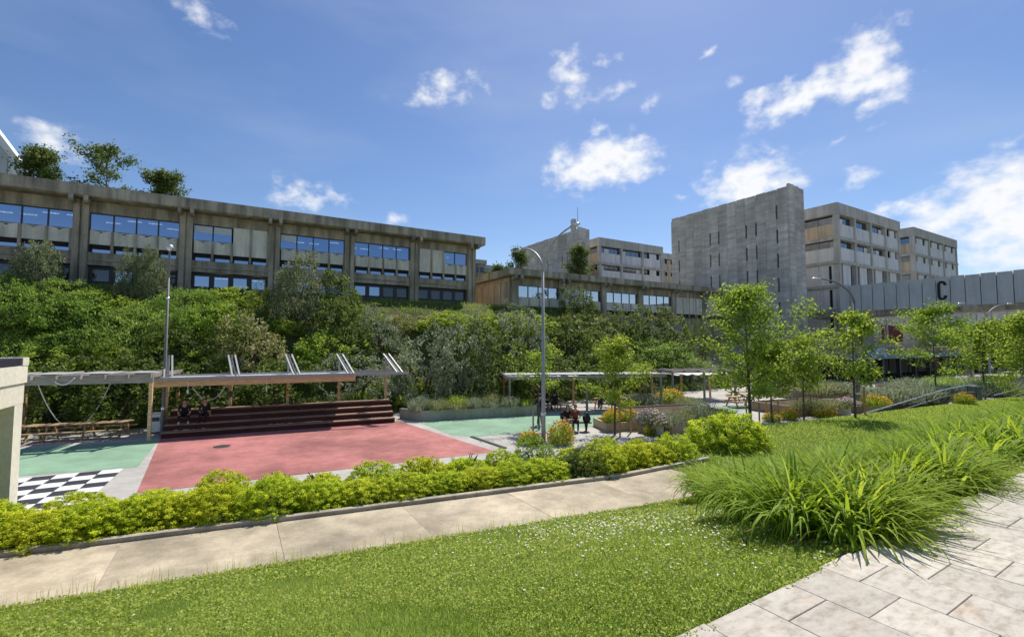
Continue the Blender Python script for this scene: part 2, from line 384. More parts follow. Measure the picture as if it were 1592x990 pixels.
def thing(name, label, cat, loc=(0, 0, 0), rot=0.0, group=None):
    o = bpy.data.objects.new(name, None); COL.objects.link(o); o.location = loc; o.rotation_euler = (0, 0, rot); o.empty_display_size = .2
    return tag(o, label, cat, group)
def copy_tree(o, parent=None):
    c = o.copy(); COL.objects.link(c); c.parent = parent
    for ch in list(o.children): copy_tree(ch, c)
    return c
def npmesh(name, verts, faces, mat, attr=None, k=4):
    """verts (n,3), faces (m,k) numpy"""
    me = bpy.data.meshes.new(name); n = len(verts); m = len(faces)
    me.vertices.add(n); me.vertices.foreach_set('co', np.ascontiguousarray(verts, dtype=np.float32).ravel())
    me.loops.add(m * k); me.loops.foreach_set('vertex_index', np.ascontiguousarray(faces, dtype=np.int32).ravel())
    me.polygons.add(m); me.polygons.foreach_set('loop_start', np.arange(0, m * k, k, dtype=np.int32)); me.polygons.foreach_set('loop_total', np.full(m, k, dtype=np.int32))
    me.update(calc_edges=True)
    if attr is not None:
        at = me.attributes.new('tint', 'FLOAT', 'POINT'); at.data.foreach_set('value', np.ascontiguousarray(attr, dtype=np.float32))
    if mat: me.materials.append(M[mat] if isinstance(mat, str) else mat)
    return me
def norm(a): return a / np.maximum(np.linalg.norm(a, axis=1, keepdims=True), 1e-6)
def leaf_arrays(Cn, size, tint, rng, aspect=.55, up=.5, along=None):
    """kite-shaped leaves, one quad each"""
    n = len(Cn); nr = norm(rng.normal(size=(n, 3)) + np.array([0, 0, up]) * 1.2)
    t = rng.normal(size=(n, 3)) if along is None else along + rng.normal(size=(n, 3)) * .35
    t = norm(t - nr * np.sum(t * nr, 1, keepdims=True)); bt = np.cross(nr, t)
    s = np.broadcast_to(np.asarray(size), (n,))[:, None]
    v = np.stack([Cn - t * s * .5, Cn + bt * s * aspect * .5 - nr * s * .06, Cn + t * s * .5, Cn - bt * s * aspect * .5 - nr * s * .06], 1).reshape(-1, 3)
    f = np.arange(n * 4).reshape(n, 4)
    return v, f, np.repeat(tint, 4)
def blade_arrays(base, az, length, width, lean, curl, tint, k=4, bend=1.0):
    """grass-like strips: base (n,3); lean start angle from vertical, curl added along the blade"""
    n = len(base); d = np.stack([np.cos(az), np.sin(az), np.zeros(n)], 1); sd_ = np.stack([-np.sin(az), np.cos(az), np.zeros(n)], 1)
    pts = [base]; p = base.copy()
    for i in range(k):
        an = lean + curl * ((i + .5) / k) ** bend; st = (length / k)[:, None]
        p = p + (d * np.sin(an)[:, None] + np.array([0, 0, 1.]) * np.cos(an)[:, None]) * st; pts.append(p)
    vs = []
    for i, q in enumerate(pts):
        w = width * (1 - (i / k) ** 2.2) * (.7 + .3 * min(1, i * 2 / k)) + .0006
        vs += [q - sd_ * w[:, None] * .5, q + sd_ * w[:, None] * .5]
    V = np.stack(vs, 1).reshape(-1, 3); m = 2 * (k + 1)
    b0 = (np.arange(n) * m)[:, None]
    Fs = np.concatenate([np.stack([b0[:, 0] + 2 * i, b0[:, 0] + 2 * i + 1, b0[:, 0] + 2 * i + 3, b0[:, 0] + 2 * i + 2], 1) for i in range(k)], 0)
    return V, Fs, np.repeat(tint, m)
def join_arrays(lst):
    V = []; Fc = []; T = []; n = 0
    for v, f, t in lst: V.append(v); Fc.append(f + n); T.append(t); n += len(v)
    return np.concatenate(V), np.concatenate(Fc), np.concatenate(T)
def xform(arr, loc, rz=0.0, sc=(1, 1, 1)):
    v, f, t = arr; c, s = math.cos(rz), math.sin(rz); w = v * np.asarray(sc)
    w = np.stack([w[:, 0] * c - w[:, 1] * s, w[:, 0] * s + w[:, 1] * c, w[:, 2]], 1) + np.asarray(loc)
    return w, f, t

# ------------------------------------------------------------------ ground and setting
def mat_ground(name, c1, c2, c3=None, s=1.5):
    m, nt, N, L, b = new_mat(name); tc = N.new('ShaderNodeTexCoord')
    n1 = N.new('ShaderNodeTexNoise'); n1.inputs['Scale'].default_value = s; n1.inputs['Detail'].default_value = 8; n1.inputs['Roughness'].default_value = .65; L.new(tc.outputs['Object'], n1.inputs['Vector'])
    rp = N.new('ShaderNodeValToRGB'); e = rp.color_ramp.elements; e[0].position = .34; e[0].color = tuple(c1) + (1,); e[1].position = .66; e[1].color = tuple(c2) + (1,)
    if c3: k = e.new(.5); k.color = tuple(c3) + (1,)
    L.new(n1.outputs['Fac'], rp.inputs[0]); L.new(rp.outputs[0], b.inputs['Base Color']); b.inputs['Roughness'].default_value = .95; b.inputs['Specular IOR Level'].default_value = .15
    n2 = N.new('ShaderNodeTexNoise'); n2.inputs['Scale'].default_value = s * 9; n2.inputs['Detail'].default_value = 6; L.new(tc.outputs['Object'], n2.inputs['Vector'])
    bp = N.new('ShaderNodeBump'); bp.inputs['Strength'].default_value = .5; bp.inputs['Distance'].default_value = .05; L.new(n2.outputs['Fac'], bp.inputs['Height']); L.new(bp.outputs[0], b.inputs['Normal'])
    return m
M['earth'] = mat_ground('earth', (.13, .13, .07), (.24, .21, .15), (.15, .15, .08), .4)
M['hill_soil'] = mat_ground('hillside_soil', (.06, .075, .022), (.17, .125, .085), (.08, .10, .03), .5)
M['lawn_soil'] = mat_ground('lawn_soil', (.055, .09, .016), (.11, .12, .04), (.08, .12, .022), 1.2)
M['plaza'] = concrete('pale_plaza_concrete', (.50, .475, .43), .12, .16, 1.5)
M['red'] = concrete('red_court_paint', (.49, .195, .175), .18, .36, 1.1)
M['green'] = concrete('green_court_paint', (.27, .43, .29), .10, .22, 1.1)
M['path'] = concrete('path_concrete', (.55, .465, .33), .2, .42, 1.6)
M['curb'] = concrete('curb_concrete', (.46, .41, .32), .3, .3, 2.0)
def paver_mat():
    m, nt, N, L, b = new_mat('stone_paver'); tc = N.new('ShaderNodeTexCoord'); oi = N.new('ShaderNodeObjectInfo')
    sc = N.new('ShaderNodeVectorMath'); sc.operation = 'SCALE'; sc.inputs[0].default_value = (91, 47, 23); L.new(oi.outputs['Random'], sc.inputs['Scale'])
    ad = N.new('ShaderNodeVectorMath'); L.new(tc.outputs['Object'], ad.inputs[0]); L.new(sc.outputs[0], ad.inputs[1])
    def nz(s, d, ms=(1, 1, 1), dist=0.0):
        mp = N.new('ShaderNodeMapping'); mp.inputs['Scale'].default_value = ms; L.new(ad.outputs[0], mp.inputs['Vector'])
        n = N.new('ShaderNodeTexNoise'); n.inputs['Scale'].default_value = s; n.inputs['Detail'].default_value = d; n.inputs['Distortion'].default_value = dist * .12; n.inputs['Roughness'].default_value = .65; L.new(mp.outputs[0], n.inputs['Vector']); return n.outputs['Fac']
    rp = N.new('ShaderNodeValToRGB'); e = rp.color_ramp.elements; e[0].position = .32; e[0].color = (.34, .29, .225, 1); e[1].position = .72; e[1].color = (.61, .565, .48, 1); k = e.new(.5); k.color = (.51, .46, .38, 1)
    L.new(nz(9.0, 12, (1, 1.9, 1), 1.6), rp.inputs[0])
    r2 = N.new('ShaderNodeValToRGB'); e = r2.color_ramp.elements; e[0].position = .58; e[0].color = (1, 1, 1, 1); e[1].position = .74; e[1].color = (1.0, .84, .68, 1); L.new(nz(3.2, 6), r2.inputs[0])
    mx = N.new('ShaderNodeMix'); mx.data_type = 'RGBA'; mx.blend_type = 'MULTIPLY'; mx.inputs['Factor'].default_value = .8; L.new(rp.outputs[0], mx.inputs['A']); L.new(r2.outputs[0], mx.inputs['B'])
    mr = N.new('ShaderNodeMapRange'); mr.inputs['To Min'].default_value = .84; mr.inputs['To Max'].default_value = 1.10; L.new(oi.outputs['Random'], mr.inputs['Value'])
    m2 = N.new('ShaderNodeMix'); m2.data_type = 'RGBA'; m2.blend_type = 'MULTIPLY'; m2.inputs['Factor'].default_value = 1; L.new(mx.outputs['Result'], m2.inputs['A']); L.new(mr.outputs[0], m2.inputs['B'])
    L.new(m2.outputs['Result'], b.inputs['Base Color']); b.inputs['Roughness'].default_value = .7; b.inputs['Specular IOR Level'].default_value = .3
    bp = N.new('ShaderNodeBump'); bp.inputs['Strength'].default_value = .5; bp.inputs['Distance'].default_value = .006; L.new(nz(14, 8, (1, 1, 1), .6), bp.inputs['Height']); L.new(bp.outputs[0], b.inputs['Normal'])
    return m
M['paver'] = paver_mat()
M['joint'] = plain('joint_mortar', (.40, .32, .27), .95)

def sheet(name, pts, z, mat, thick=None):
    """flat ground sheet from world points; thick makes it a slab with sides"""
    mb = MB()
    if thick: mb.prism([(p[0], p[1]) for p in pts], z - thick, z, 'z')
    else: mb.quad(*[(p[0], p[1], z) for p in pts])
    return tag(mb.build(name, mat), kind='structure')
sheet('ground', [(-3000, -3000), (3000, -3000), (3000, 3000), (-3000, 3000)], -.30, 'earth')
def grid(name, a0, a1, na, b0, b1, nb, mat, keep=None, dz=0.0):
    A, B = np.meshgrid(np.linspace(a0, a1, na), np.linspace(b0, b1, nb), indexing='ij')
    X = A * UX - B * UY; Y = A * UY + B * UX; Z = Hf(X, Y) + dz
    V = np.stack([X, Y, Z], -1).reshape(-1, 3); I = np.arange(na * nb).reshape(na, nb)
    Fq = np.stack([I[:-1, :-1], I[1:, :-1], I[1:, 1:], I[:-1, 1:]], -1).reshape(-1, 4)
    if keep is not None:
        k = keep(A, B)[:-1, :-1].reshape(-1); Fq = Fq[k]
    me = npmesh(name, V, Fq, mat)
    for p in me.polygons: p.use_smooth = True
    return tag(link(name, me), kind='structure')
plz = [P(-30, 10.5), P(14, 9.4), P(24, 10.6), P(120, 4), P(120, 60), P(60, 60), P(44, 33), P(-30, 38)]
plz[0] = P(-30, 14.0); plz[1] = P(11, 11.0)
sheet('plaza', plz, 0.0, 'plaza', .2)
grid('hillside', -32, 62, 190, 28, 62, 90, 'hill_soil', dz=-.012)
grid('lawn', -16, 50, 260, 1.74, 17.4, 130, 'lawn_soil', keep=lambda A, B: (B - bpath(A)) < np.interp(A, [11, 14, 20, 46], [4.2, 4.3, 4.4, 2.0]) + 1.35)
# paving in front of the camera, each stone its own piece
pv = tag(MB().prism([tuple(P(-14, -9)[:2]), tuple(P(40, -9)[:2]), tuple(P(40, 1.78)[:2]), tuple(P(-14, 1.78)[:2])], 2.3, 2.872, 'z').build('paving', 'joint'), kind='structure')
PR = .435; PB = .45
pm = {}
def paver_mesh(w, d, i):
    if (w, d, i) not in pm:
        g = .0022; rr = random.Random(i); mb = MB(); j = [rr.uniform(-.0025, .0025) for _ in range(8)]; t = .03; c = .003
        x0, x1, y0, y1 = g + j[0], w - g + j[1], g + j[2], d - g + j[3]
        mb.prism([(x0, y0), (x1 + j[4], y0), (x1, y1 + j[5]), (x0, y1)], 0, t - c, 'z')
        n = len(mb.v); mb.v += [(x0 + c, y0 + c, t), (x1 - c, y0 + c, t), (x1 - c, y1 - c, t), (x0 + c, y1 - c, t)]
        mb.f.append((n, n + 1, n + 2, n + 3)); mb.f = [f for f in mb.f if f != (7, 6, 5, 4)]
        for k in range(4): mb.f.append((4 + k, 4 + (k + 1) % 4, n + (k + 1) % 4, n + k))
        pm[(w, d, i)] = mb.mesh('paver', M['paver'])
    return pm[(w, d, i)]
for r in range(25):
    a0 = -.685 + r * PR
    edge = 1.80 + .012 * math.sin(r * 2.1); off = (0 if r % 2 else PB / 2) + .885 - 7 * PB
    b0 = off; k = 0
    while b0 < edge:
        b1 = min(b0 + PB, edge)
        if b1 > -1.6 and b1 - b0 > .05:
            o = link('paver', paver_mesh(PR, round(b1 - b0, 3), (r * 7 + k * 3) % 5), pv, P(a0, b0, 2.873 + random.uniform(-.0006, .0008)), PHI)
        b0 = b1; k += 1
sheet('upper_walk', [tuple(P(-14, -40)[:2]), tuple(P(60, -40)[:2]), tuple(P(60, -1.7)[:2]), tuple(P(-14, -1.7)[:2])], 2.88, 'plaza')
# lower path with its curb
def strip(name, q0, q1, z0, z1, mat, a0=-16.0, a1=48.0, n=130, kind='structure', zf=None):
    mb = MB(); A = np.linspace(a0, a1, n)
    top0 = [P(a, float(bpath(a)) + q0) for a in A]; top1 = [P(a, float(bpath(a)) + q1) for a in A]
    for i in range(n - 1):
        p, q, r_, s_ = top0[i], top0[i + 1], top1[i + 1], top1[i]
        up = lambda w, z: (w.x, w.y, z)
        mb.quad(up(p, z1), up(q, z1), up(r_, z1), up(s_, z1)); mb.quad(up(p, z0), up(q, z0), up(q, z1), up(p, z1)); mb.quad(up(s_, z0), up(s_, z1), up(r_, z1), up(r_, z0))
    o = mb.build(name, mat); return tag(o, kind=kind)
strip('path', -.14, 1.85, .9, 1.008, 'joint', -16, 10.6)
pth = bpy.data.objects['path']
for k in range(11):
    s0 = -16 + k * 2.4; o = strip('slab', -.138, 1.845, 1.0, 1.02 + .002 * (k % 2), 'path', s0 + .003, min(s0 + 2.397, 10.6), 14, None); o.parent = pth
strip('curb', 1.85, 1.99, .9, 1.10, 'curb', -16, 12.4)
# painted floors, 4 mm steps, and the pale strip along them
def zpt(u, v): return atZ(u, v, 0)
sheet('green_floor', [zpt(-60, 703), zpt(247, 684), zpt(214, 726), zpt(-40, 746)], .004, 'green')
mc = zpt(345, 694); mh = MB().lathe([(.34, .0), (.34, .012), (.30, .014)], 20).build('manhole_cover', 'frame'); mh.location = (mc.x, mc.y, .004); tag(mh, 'round dark utility cover set in the left half of the red floor', 'manhole cover')
redp = [zpt(249, 682), zpt(212, 767), zpt(520, 731), zpt(772, 702), zpt(700, 680), zpt(619, 654)]
sheet('red_floor', redp, .008, 'red')
gp = [zpt(650, 656), zpt(800, 647), zpt(950, 641), zpt(1070, 640), zpt(1068, 652), zpt(938, 662), zpt(736, 679), zpt(700, 675)]
sheet('right_green_floor', gp, .006, 'green')
sheet('far_green_floor', [zpt(1110, 632), zpt(1190, 628), zpt(1215, 634), zpt(1130, 640)], .005, 'green')
tag(MB().bar(tuple(zpt(733, 679) + Vector((0, 0, .02))), tuple(zpt(786, 697) + Vector((0, 0, .02))), .16, .05).build('slab_edge_strip', 'frame'), 'narrow dark strip added along the slab edge between the red floor and the pale paving', 'slab edge')  # thin dark strip made up for the edge of the slab
# giant chess board painted in squares beside the red floor
c0 = zpt(192, 728); c1 = zpt(42, 743); c3 = zpt(166, 778)
ex = (c1 - c0).normalized(); ey = (c3 - c0); ey = (ey - ex * ey.dot(ex)).normalized(); cs = .60
cb_ = thing('chess_board', 'giant black and white chess board on the ground beside the concrete kiosk', 'chess board', (c0.x, c0.y, .006), math.atan2(-ex.y, -ex.x))
M['sq_w'] = concrete('white_square_paint', (.80, .80, .78), .05, .08); M['sq_b'] = concrete('dark_square_paint', (.05, .052, .06), .1, .2)
sqm = {k: MB().box(.003, cs - .003, .003, cs - .003, -.001, .006).mesh('square', M[k]) for k in ('sq_w', 'sq_b')}
for i in range(8):
    for j in range(8):
        dk = (i + j) % 2
        o = link('dark_square' if dk else 'light_square', sqm['sq_b' if dk else 'sq_w'], cb_, (-(i + 1) * cs, -(j + 1) * cs, 0))

# ------------------------------------------------------------------ buildings
def part(mb, name, mat, parent, **k): return mb.build(name, mat, parent, **k)
_cache = {}
def cached(key, fn, mat):
    if key not in _cache: _cache[key] = fn().mesh(key[0], M[mat])
    return _cache[key]
def big_building():
    t = thing('long_office_building', 'long two-storey raw concrete office building with deep roof overhang on the hilltop', 'building', P(22.67, 47, 0), PHI)
    BAY = 6.6; NB = 8; z = dict(base=7.2, lw0=9.0, lw1=10.55, beam=11.58, slot=12.2, win=13.28, wtop=14.67, fas=15.62, top=16.55)
    x0 = -NB * BAY
    part(MB().prism([(-1.05, z['fas'] + .1), (-.85, z['fas']), (.4, z['fas'] + .02), (14.5, z['fas'] + .02), (14.5, z['top']), (-1.05, z['top'])], x0 - .4, 1.35, 'x'), 'roof', 'conc_beam', t)
    part(MB().box(x0, .55, .40, .55, z['base'], z['lw0'] - .05), 'base_wall', 'conc', t)
    part(MB().box(x0, .55, .02, .40, z['lw1'] + .05, z['beam']), 'floor_beam', 'conc', t)
    part(MB().box(x0, .55, -.06, .02, z['lw1'] + .42, z['lw1'] + .50), 'beam_joint', 'conc_beam', t)
    part(MB().box(x0, .55, .12, .4, z['wtop'] + .02, z['fas'] - .02), 'header_beam', 'conc', t)
    part(MB().box(.2, .52, .56, 14, z['base'], z['fas']), 'end_wall', 'conc', t)
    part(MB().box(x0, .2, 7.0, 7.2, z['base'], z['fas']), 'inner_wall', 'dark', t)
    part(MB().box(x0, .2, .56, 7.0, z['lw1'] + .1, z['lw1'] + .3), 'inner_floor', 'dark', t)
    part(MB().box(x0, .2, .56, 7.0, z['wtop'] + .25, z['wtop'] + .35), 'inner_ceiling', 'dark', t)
    kinds = ['half_r', 'win', 'win', 'half_l', 'win', 'win', 'win', 'win']      # from the right end
    W = (BAY - .95) / 4
    for i in range(NB + 1):
        xc = -i * BAY + (.1 if i == 0 else 0)
        part(MB().box(xc - .45, xc - .06, -.22, .5, z['base'], z['fas'] - .03).box(xc + .06, xc + .45, -.22, .5, z['base'], z['fas'] - .03).box(xc - .06, xc + .06, -.10, .5, z['base'], z['fas'] - .03), 'column', 'conc', t)
        for dx in (-.42, .42):
            part(MB().prism([(-1.0, z['fas'] + .18), (-1.16, z['fas'] - .28), (-.95, z['fas'] - .42), (-.2, z['fas'] - .42), (-.2, z['fas'] - .02), (-.8, z['fas'] - .02)], xc + dx - .13, xc + dx + .13, 'x'), 'roof_bracket', 'conc_beam', t)
    for i, kd in enumerate(kinds):
        xl = -(i + 1) * BAY + .475
        for k in range(4):
            xa = xl + k * W; xb = xa + W
            blank = (kd == 'half_l' and k >= 2) or (kd == 'half_r' and k < 2)
            ph = z['wtop'] if blank else z['win']
            h = ph - z['slot']
            if blank: fn = lambda: MB().box(.09, W - .09, -.06, .12, 0, h)
            else: fn = lambda: MB().prism([(.09, 0), (W - .09, 0), (W - .09, h), (W * .72, h - .03), (W / 2, h - .20), (W * .28, h - .03), (.09, h)], -.10, .12, 'y').prism([(.02, h - .06), (W - .02, h - .06), (W - .02, h - .005), (.02, h - .005)], .121, .25, 'y')
            link('tall_panel' if blank else 'spandrel_panel', cached(('panel', blank), fn, 'conc_panel'), t, (xa, 0, z['slot']))
            fh = ph - z['beam'] - .02
            link('panel_fin', cached(('fin', blank), lambda: MB().box(-.085, .085, -.16, .10, 0, fh), 'conc_beam'), t, (xb - .001 * k if k < 3 else xb - .05, 0, z['beam'] + .01))
            # slot of shaded glass behind the fins
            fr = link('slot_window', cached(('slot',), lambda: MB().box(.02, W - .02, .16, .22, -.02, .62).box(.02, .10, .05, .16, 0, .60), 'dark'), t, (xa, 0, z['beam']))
            link('pane', cached(('slotpane',), lambda: MB().box(.22, W - .14, .145, .158, .02, .26), 'glass_blue'), fr)
            if not blank:
                f = link('window_frame', cached(('uwin',), lambda: MB().box(.0, .05, .14, .24, 0, 1.37).box(W - .05, W, .14, .24, 0, 1.37).box(.05, W - .05, .14, .24, 0, .05).box(.05, W - .05, .14, .24, 1.31, 1.37), 'frame'), t, (xa, 0, z['win'] + .005))
                link('pane', cached(('upane',), lambda: MB().box(.05, W - .05, .18, .192, .05, 1.31), 'glass_blue'), f)
                if kd == 'half_l' or (i * 7 + k * 5) % 11 == 3: link('roller_blind', cached(('blind',), lambda: MB().box(.06, W - .06, .165, .175, .72, 1.30), 'blind'), f)
                for r in range(3):
                    if (i * 5 + k * 3 + r * 2) % 4 < 2 and kd != 'half_l':
                        link('ceiling_light', cached(('tube',), lambda: MB().box(0, .95, 0, .22, 0, .05), 'tube'), t, (xa + .15 + .25 * (r % 2), 1.2 + r * 1.5, z['wtop'] + .18))
            lw = link('lower_window', cached(('lwin',), lambda: MB().box(0, W, .42, .50, 0, .42).box(0, W, .42, .50, 1.30, 1.55).box(0, .20, .42, .50, .42, 1.30).box(W - .20, W, .42, .50, .42, 1.30), 'frame'), t, (xa, 0, z['lw0']))
            gl = 'glass_dark' if i in (0, 5, 6, 7) or (i == 1 and k > 1) or (i == 2 and k == 3) or (i == 4 and k != 1) else 'glass_blue'
            link('pane', cached(('lpane', gl), lambda: MB().box(.20, W - .20, .45, .462, .42, 1.30), gl), lw)
            if i in (2, 3, 4) and k % 2: link('ceiling_light', cached(('tube',), None, 'tube'), t, (xa + .2, 1.6, z['lw1'] - .25))
big_building()
def low_building():
    t = thing('low_office_building', 'low one-storey concrete building with pale windows beside the tall slotted tower', 'building', P(26.7, 44.6, 0), PHI)
    BAY = 6.62; NB = 6; Lx = 40.4; D = 15.0
    zb, slot0, slot1, win0, win1, fas, top = 5.5, 8.35, 8.85, 9.84, 11.2, 12.15, 12.95
    part(MB().prism([(-1.0, fas + .1), (-.8, fas), (D, fas), (D, top), (-1.0, top)], -.9, Lx, 'x'), 'roof', 'conc_beam', t)
    part(MB().box(0, Lx, .3, .5, zb, slot0), 'base_wall', 'conc', t)
    part(MB().box(.3, Lx, .12, .4, win1 + .02, fas - .01), 'header_beam', 'conc', t)
    part(MB().box(.4, Lx, 6, 6.2, zb, fas), 'inner_wall', 'dark', t)
    part(MB().box(-.04, .28, .5, D - .5, zb, fas - .012), 'end_wall', 'conc_warm', t)
    for k in range(9): part(MB().box(-.16, -.045, .9 + k * 1.55, 2.3 + k * 1.55, zb + 2.9, fas - .5), 'side_panel', 'conc_warm', t)
    W = (BAY - .95) / 4
    for i in range(NB + 1):
        xc = i * BAY + .35
        if xc < Lx: part(MB().box(xc - .42, xc + .42, -.18, .5, zb, fas - .02), 'column', 'conc', t)
        for dx in (-.4, .4): part(MB().prism([(-.95, fas + .15), (-1.1, fas - .25), (-.9, fas - .4), (-.2, fas - .4), (-.2, fas - .02), (-.8, fas - .02)], xc + dx - .13, xc + dx + .13, 'x'), 'roof_bracket', 'conc_beam', t)
    for i in range(NB):
        for k in range(4):
            xa = i * BAY + .35 + .475 + k * W
            blank = (i == 1 and k < 2) or i >= 4
            ph = win1 if blank else win0
            link('tall_panel' if blank else 'spandrel_panel', cached(('lpanel', blank), lambda: MB().box(.05, W - .05, -.06, .12, 0, ph - slot1), 'conc_panel'), t, (xa, 0, slot1))
            link('panel_fin', cached(('lfin', blank), lambda: MB().box(-.05, .05, -.12, .1, 0, ph - slot0 - .02), 'conc_beam'), t, (xa + W - (.03 if k == 3 else 0), 0, slot0 + .01))
            link('slot_window', cached(('lslot',), lambda: MB().box(.02, W - .02, .16, .2, -.02, .52), 'dark'), t, (xa, 0, slot0))
            if not blank:
                f = link('window_frame', cached(('lwf',), lambda: MB().box(0, .06, .14, .24, 0, win1 - win0).box(W - .06, W, .14, .24, 0, win1 - win0).box(.06, W - .06, .14, .24, 0, .05).box(.06, W - .06, .14, .24, win1 - win0 - .05, win1 - win0), 'frame'), t, (xa, 0, win0 + .005))
                link('pane', cached(('lwp',), lambda: MB().box(.06, W - .06, .18, .192, .05, win1 - win0 - .05), 'glass_pale'), f)
low_building()
def slab_tower(name, label, a, b, D, thick, ztop, slots, zb=0.0, npan=13):
    """a tall windowless slab: wall panels with narrow slots at their joints"""
    t = thing(name, label, 'building', P(a, b, 0), PHI)
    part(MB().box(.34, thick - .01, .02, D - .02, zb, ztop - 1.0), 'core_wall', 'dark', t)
    W = D / npan
    for k in range(npan):
        y0 = k * W; y1 = y0 + W; left = []; right = []
        for (j, zz) in slots:
            if j == k: left = zz
            if j == k + 1: right = zz
        h = ztop - .05 * (k % 2) ; sw = .18; hgt = 2.05; n_ = .16
        poly = [(y0 + .012, zb), (y1 - .012, zb)]
        for z0 in sorted(right): poly += [(y1 - .012, z0 - hgt), (y1 - sw, z0 - hgt), (y1 - sw, z0), (y1 - .012, z0)]
        poly += [(y1 - .012, h - .55), (y1 - n_, h - .55), (y1 - n_, h), (y0 + .012, h)]
        for z0 in sorted(left, reverse=True): poly += [(y0 + .012, z0), (y0 + .10, z0), (y0 + .10, z0 - hgt), (y0 + .012, z0 - hgt)]
        part(MB().prism(poly, 0, .34, 'x'), 'wall_panel', 'conc_slab', t)
        part(MB().prism([(y0 + .012, zb), (y1 - .012, zb), (y1 - .012, h - .55), (y1 - n_, h - .55), (y1 - n_, h), (y0 + .012, h)], thick, thick + .3, 'x'), 'wall_panel', 'conc_slab', t)
    e = .0; w2 = (thick + .3) / 3
    for k in range(3): part(MB().box(k * w2 + (.015 if k else -.03), (k + 1) * w2 - .015, -.34, -.005, zb, ztop + .35 - .12 * k), 'end_panel', 'conc_slab', t)
    part(MB().box(.35, thick - .01, .3, D - .3, ztop - 1.0, ztop - .8), 'roof', 'conc', t)
    return t
rA = [24.7, 21.15, 17.6, 14.05, 10.5, 6.9]; rB = [22.85, 19.3, 15.7, 12.1, 8.6]
slab_tower('slotted_tower', 'tall windowless concrete slab tower with narrow vertical slots and notched top', 67.3, 35.8, 20.5, 3.6, 27.1,
           [(1, rA), (3, rB), (4, rB), (7, rB[:4]), (8, rB[:4]), (12, rB[:3])])
st2 = slab_tower('far_slotted_tower', 'distant concrete slab tower with rooftop mast above the low building', 58.0, 71.4, 24.0, 2.4, 27.4,
           [(2, [23, 19.5, 16]), (3, [23, 19.5, 16]), (6, [22, 18.5])], 5.0, 14)
part(MB().tube([(1.2, 1.5, 26.5), (1.2, 1.5, 32.4)], [.10, .04], 6), 'mast', 'steel', st2)
part(MB().box(.9, 1.7, 2.6, 3.4, 26.4, 30.2), 'chimney', 'conc_light', st2)

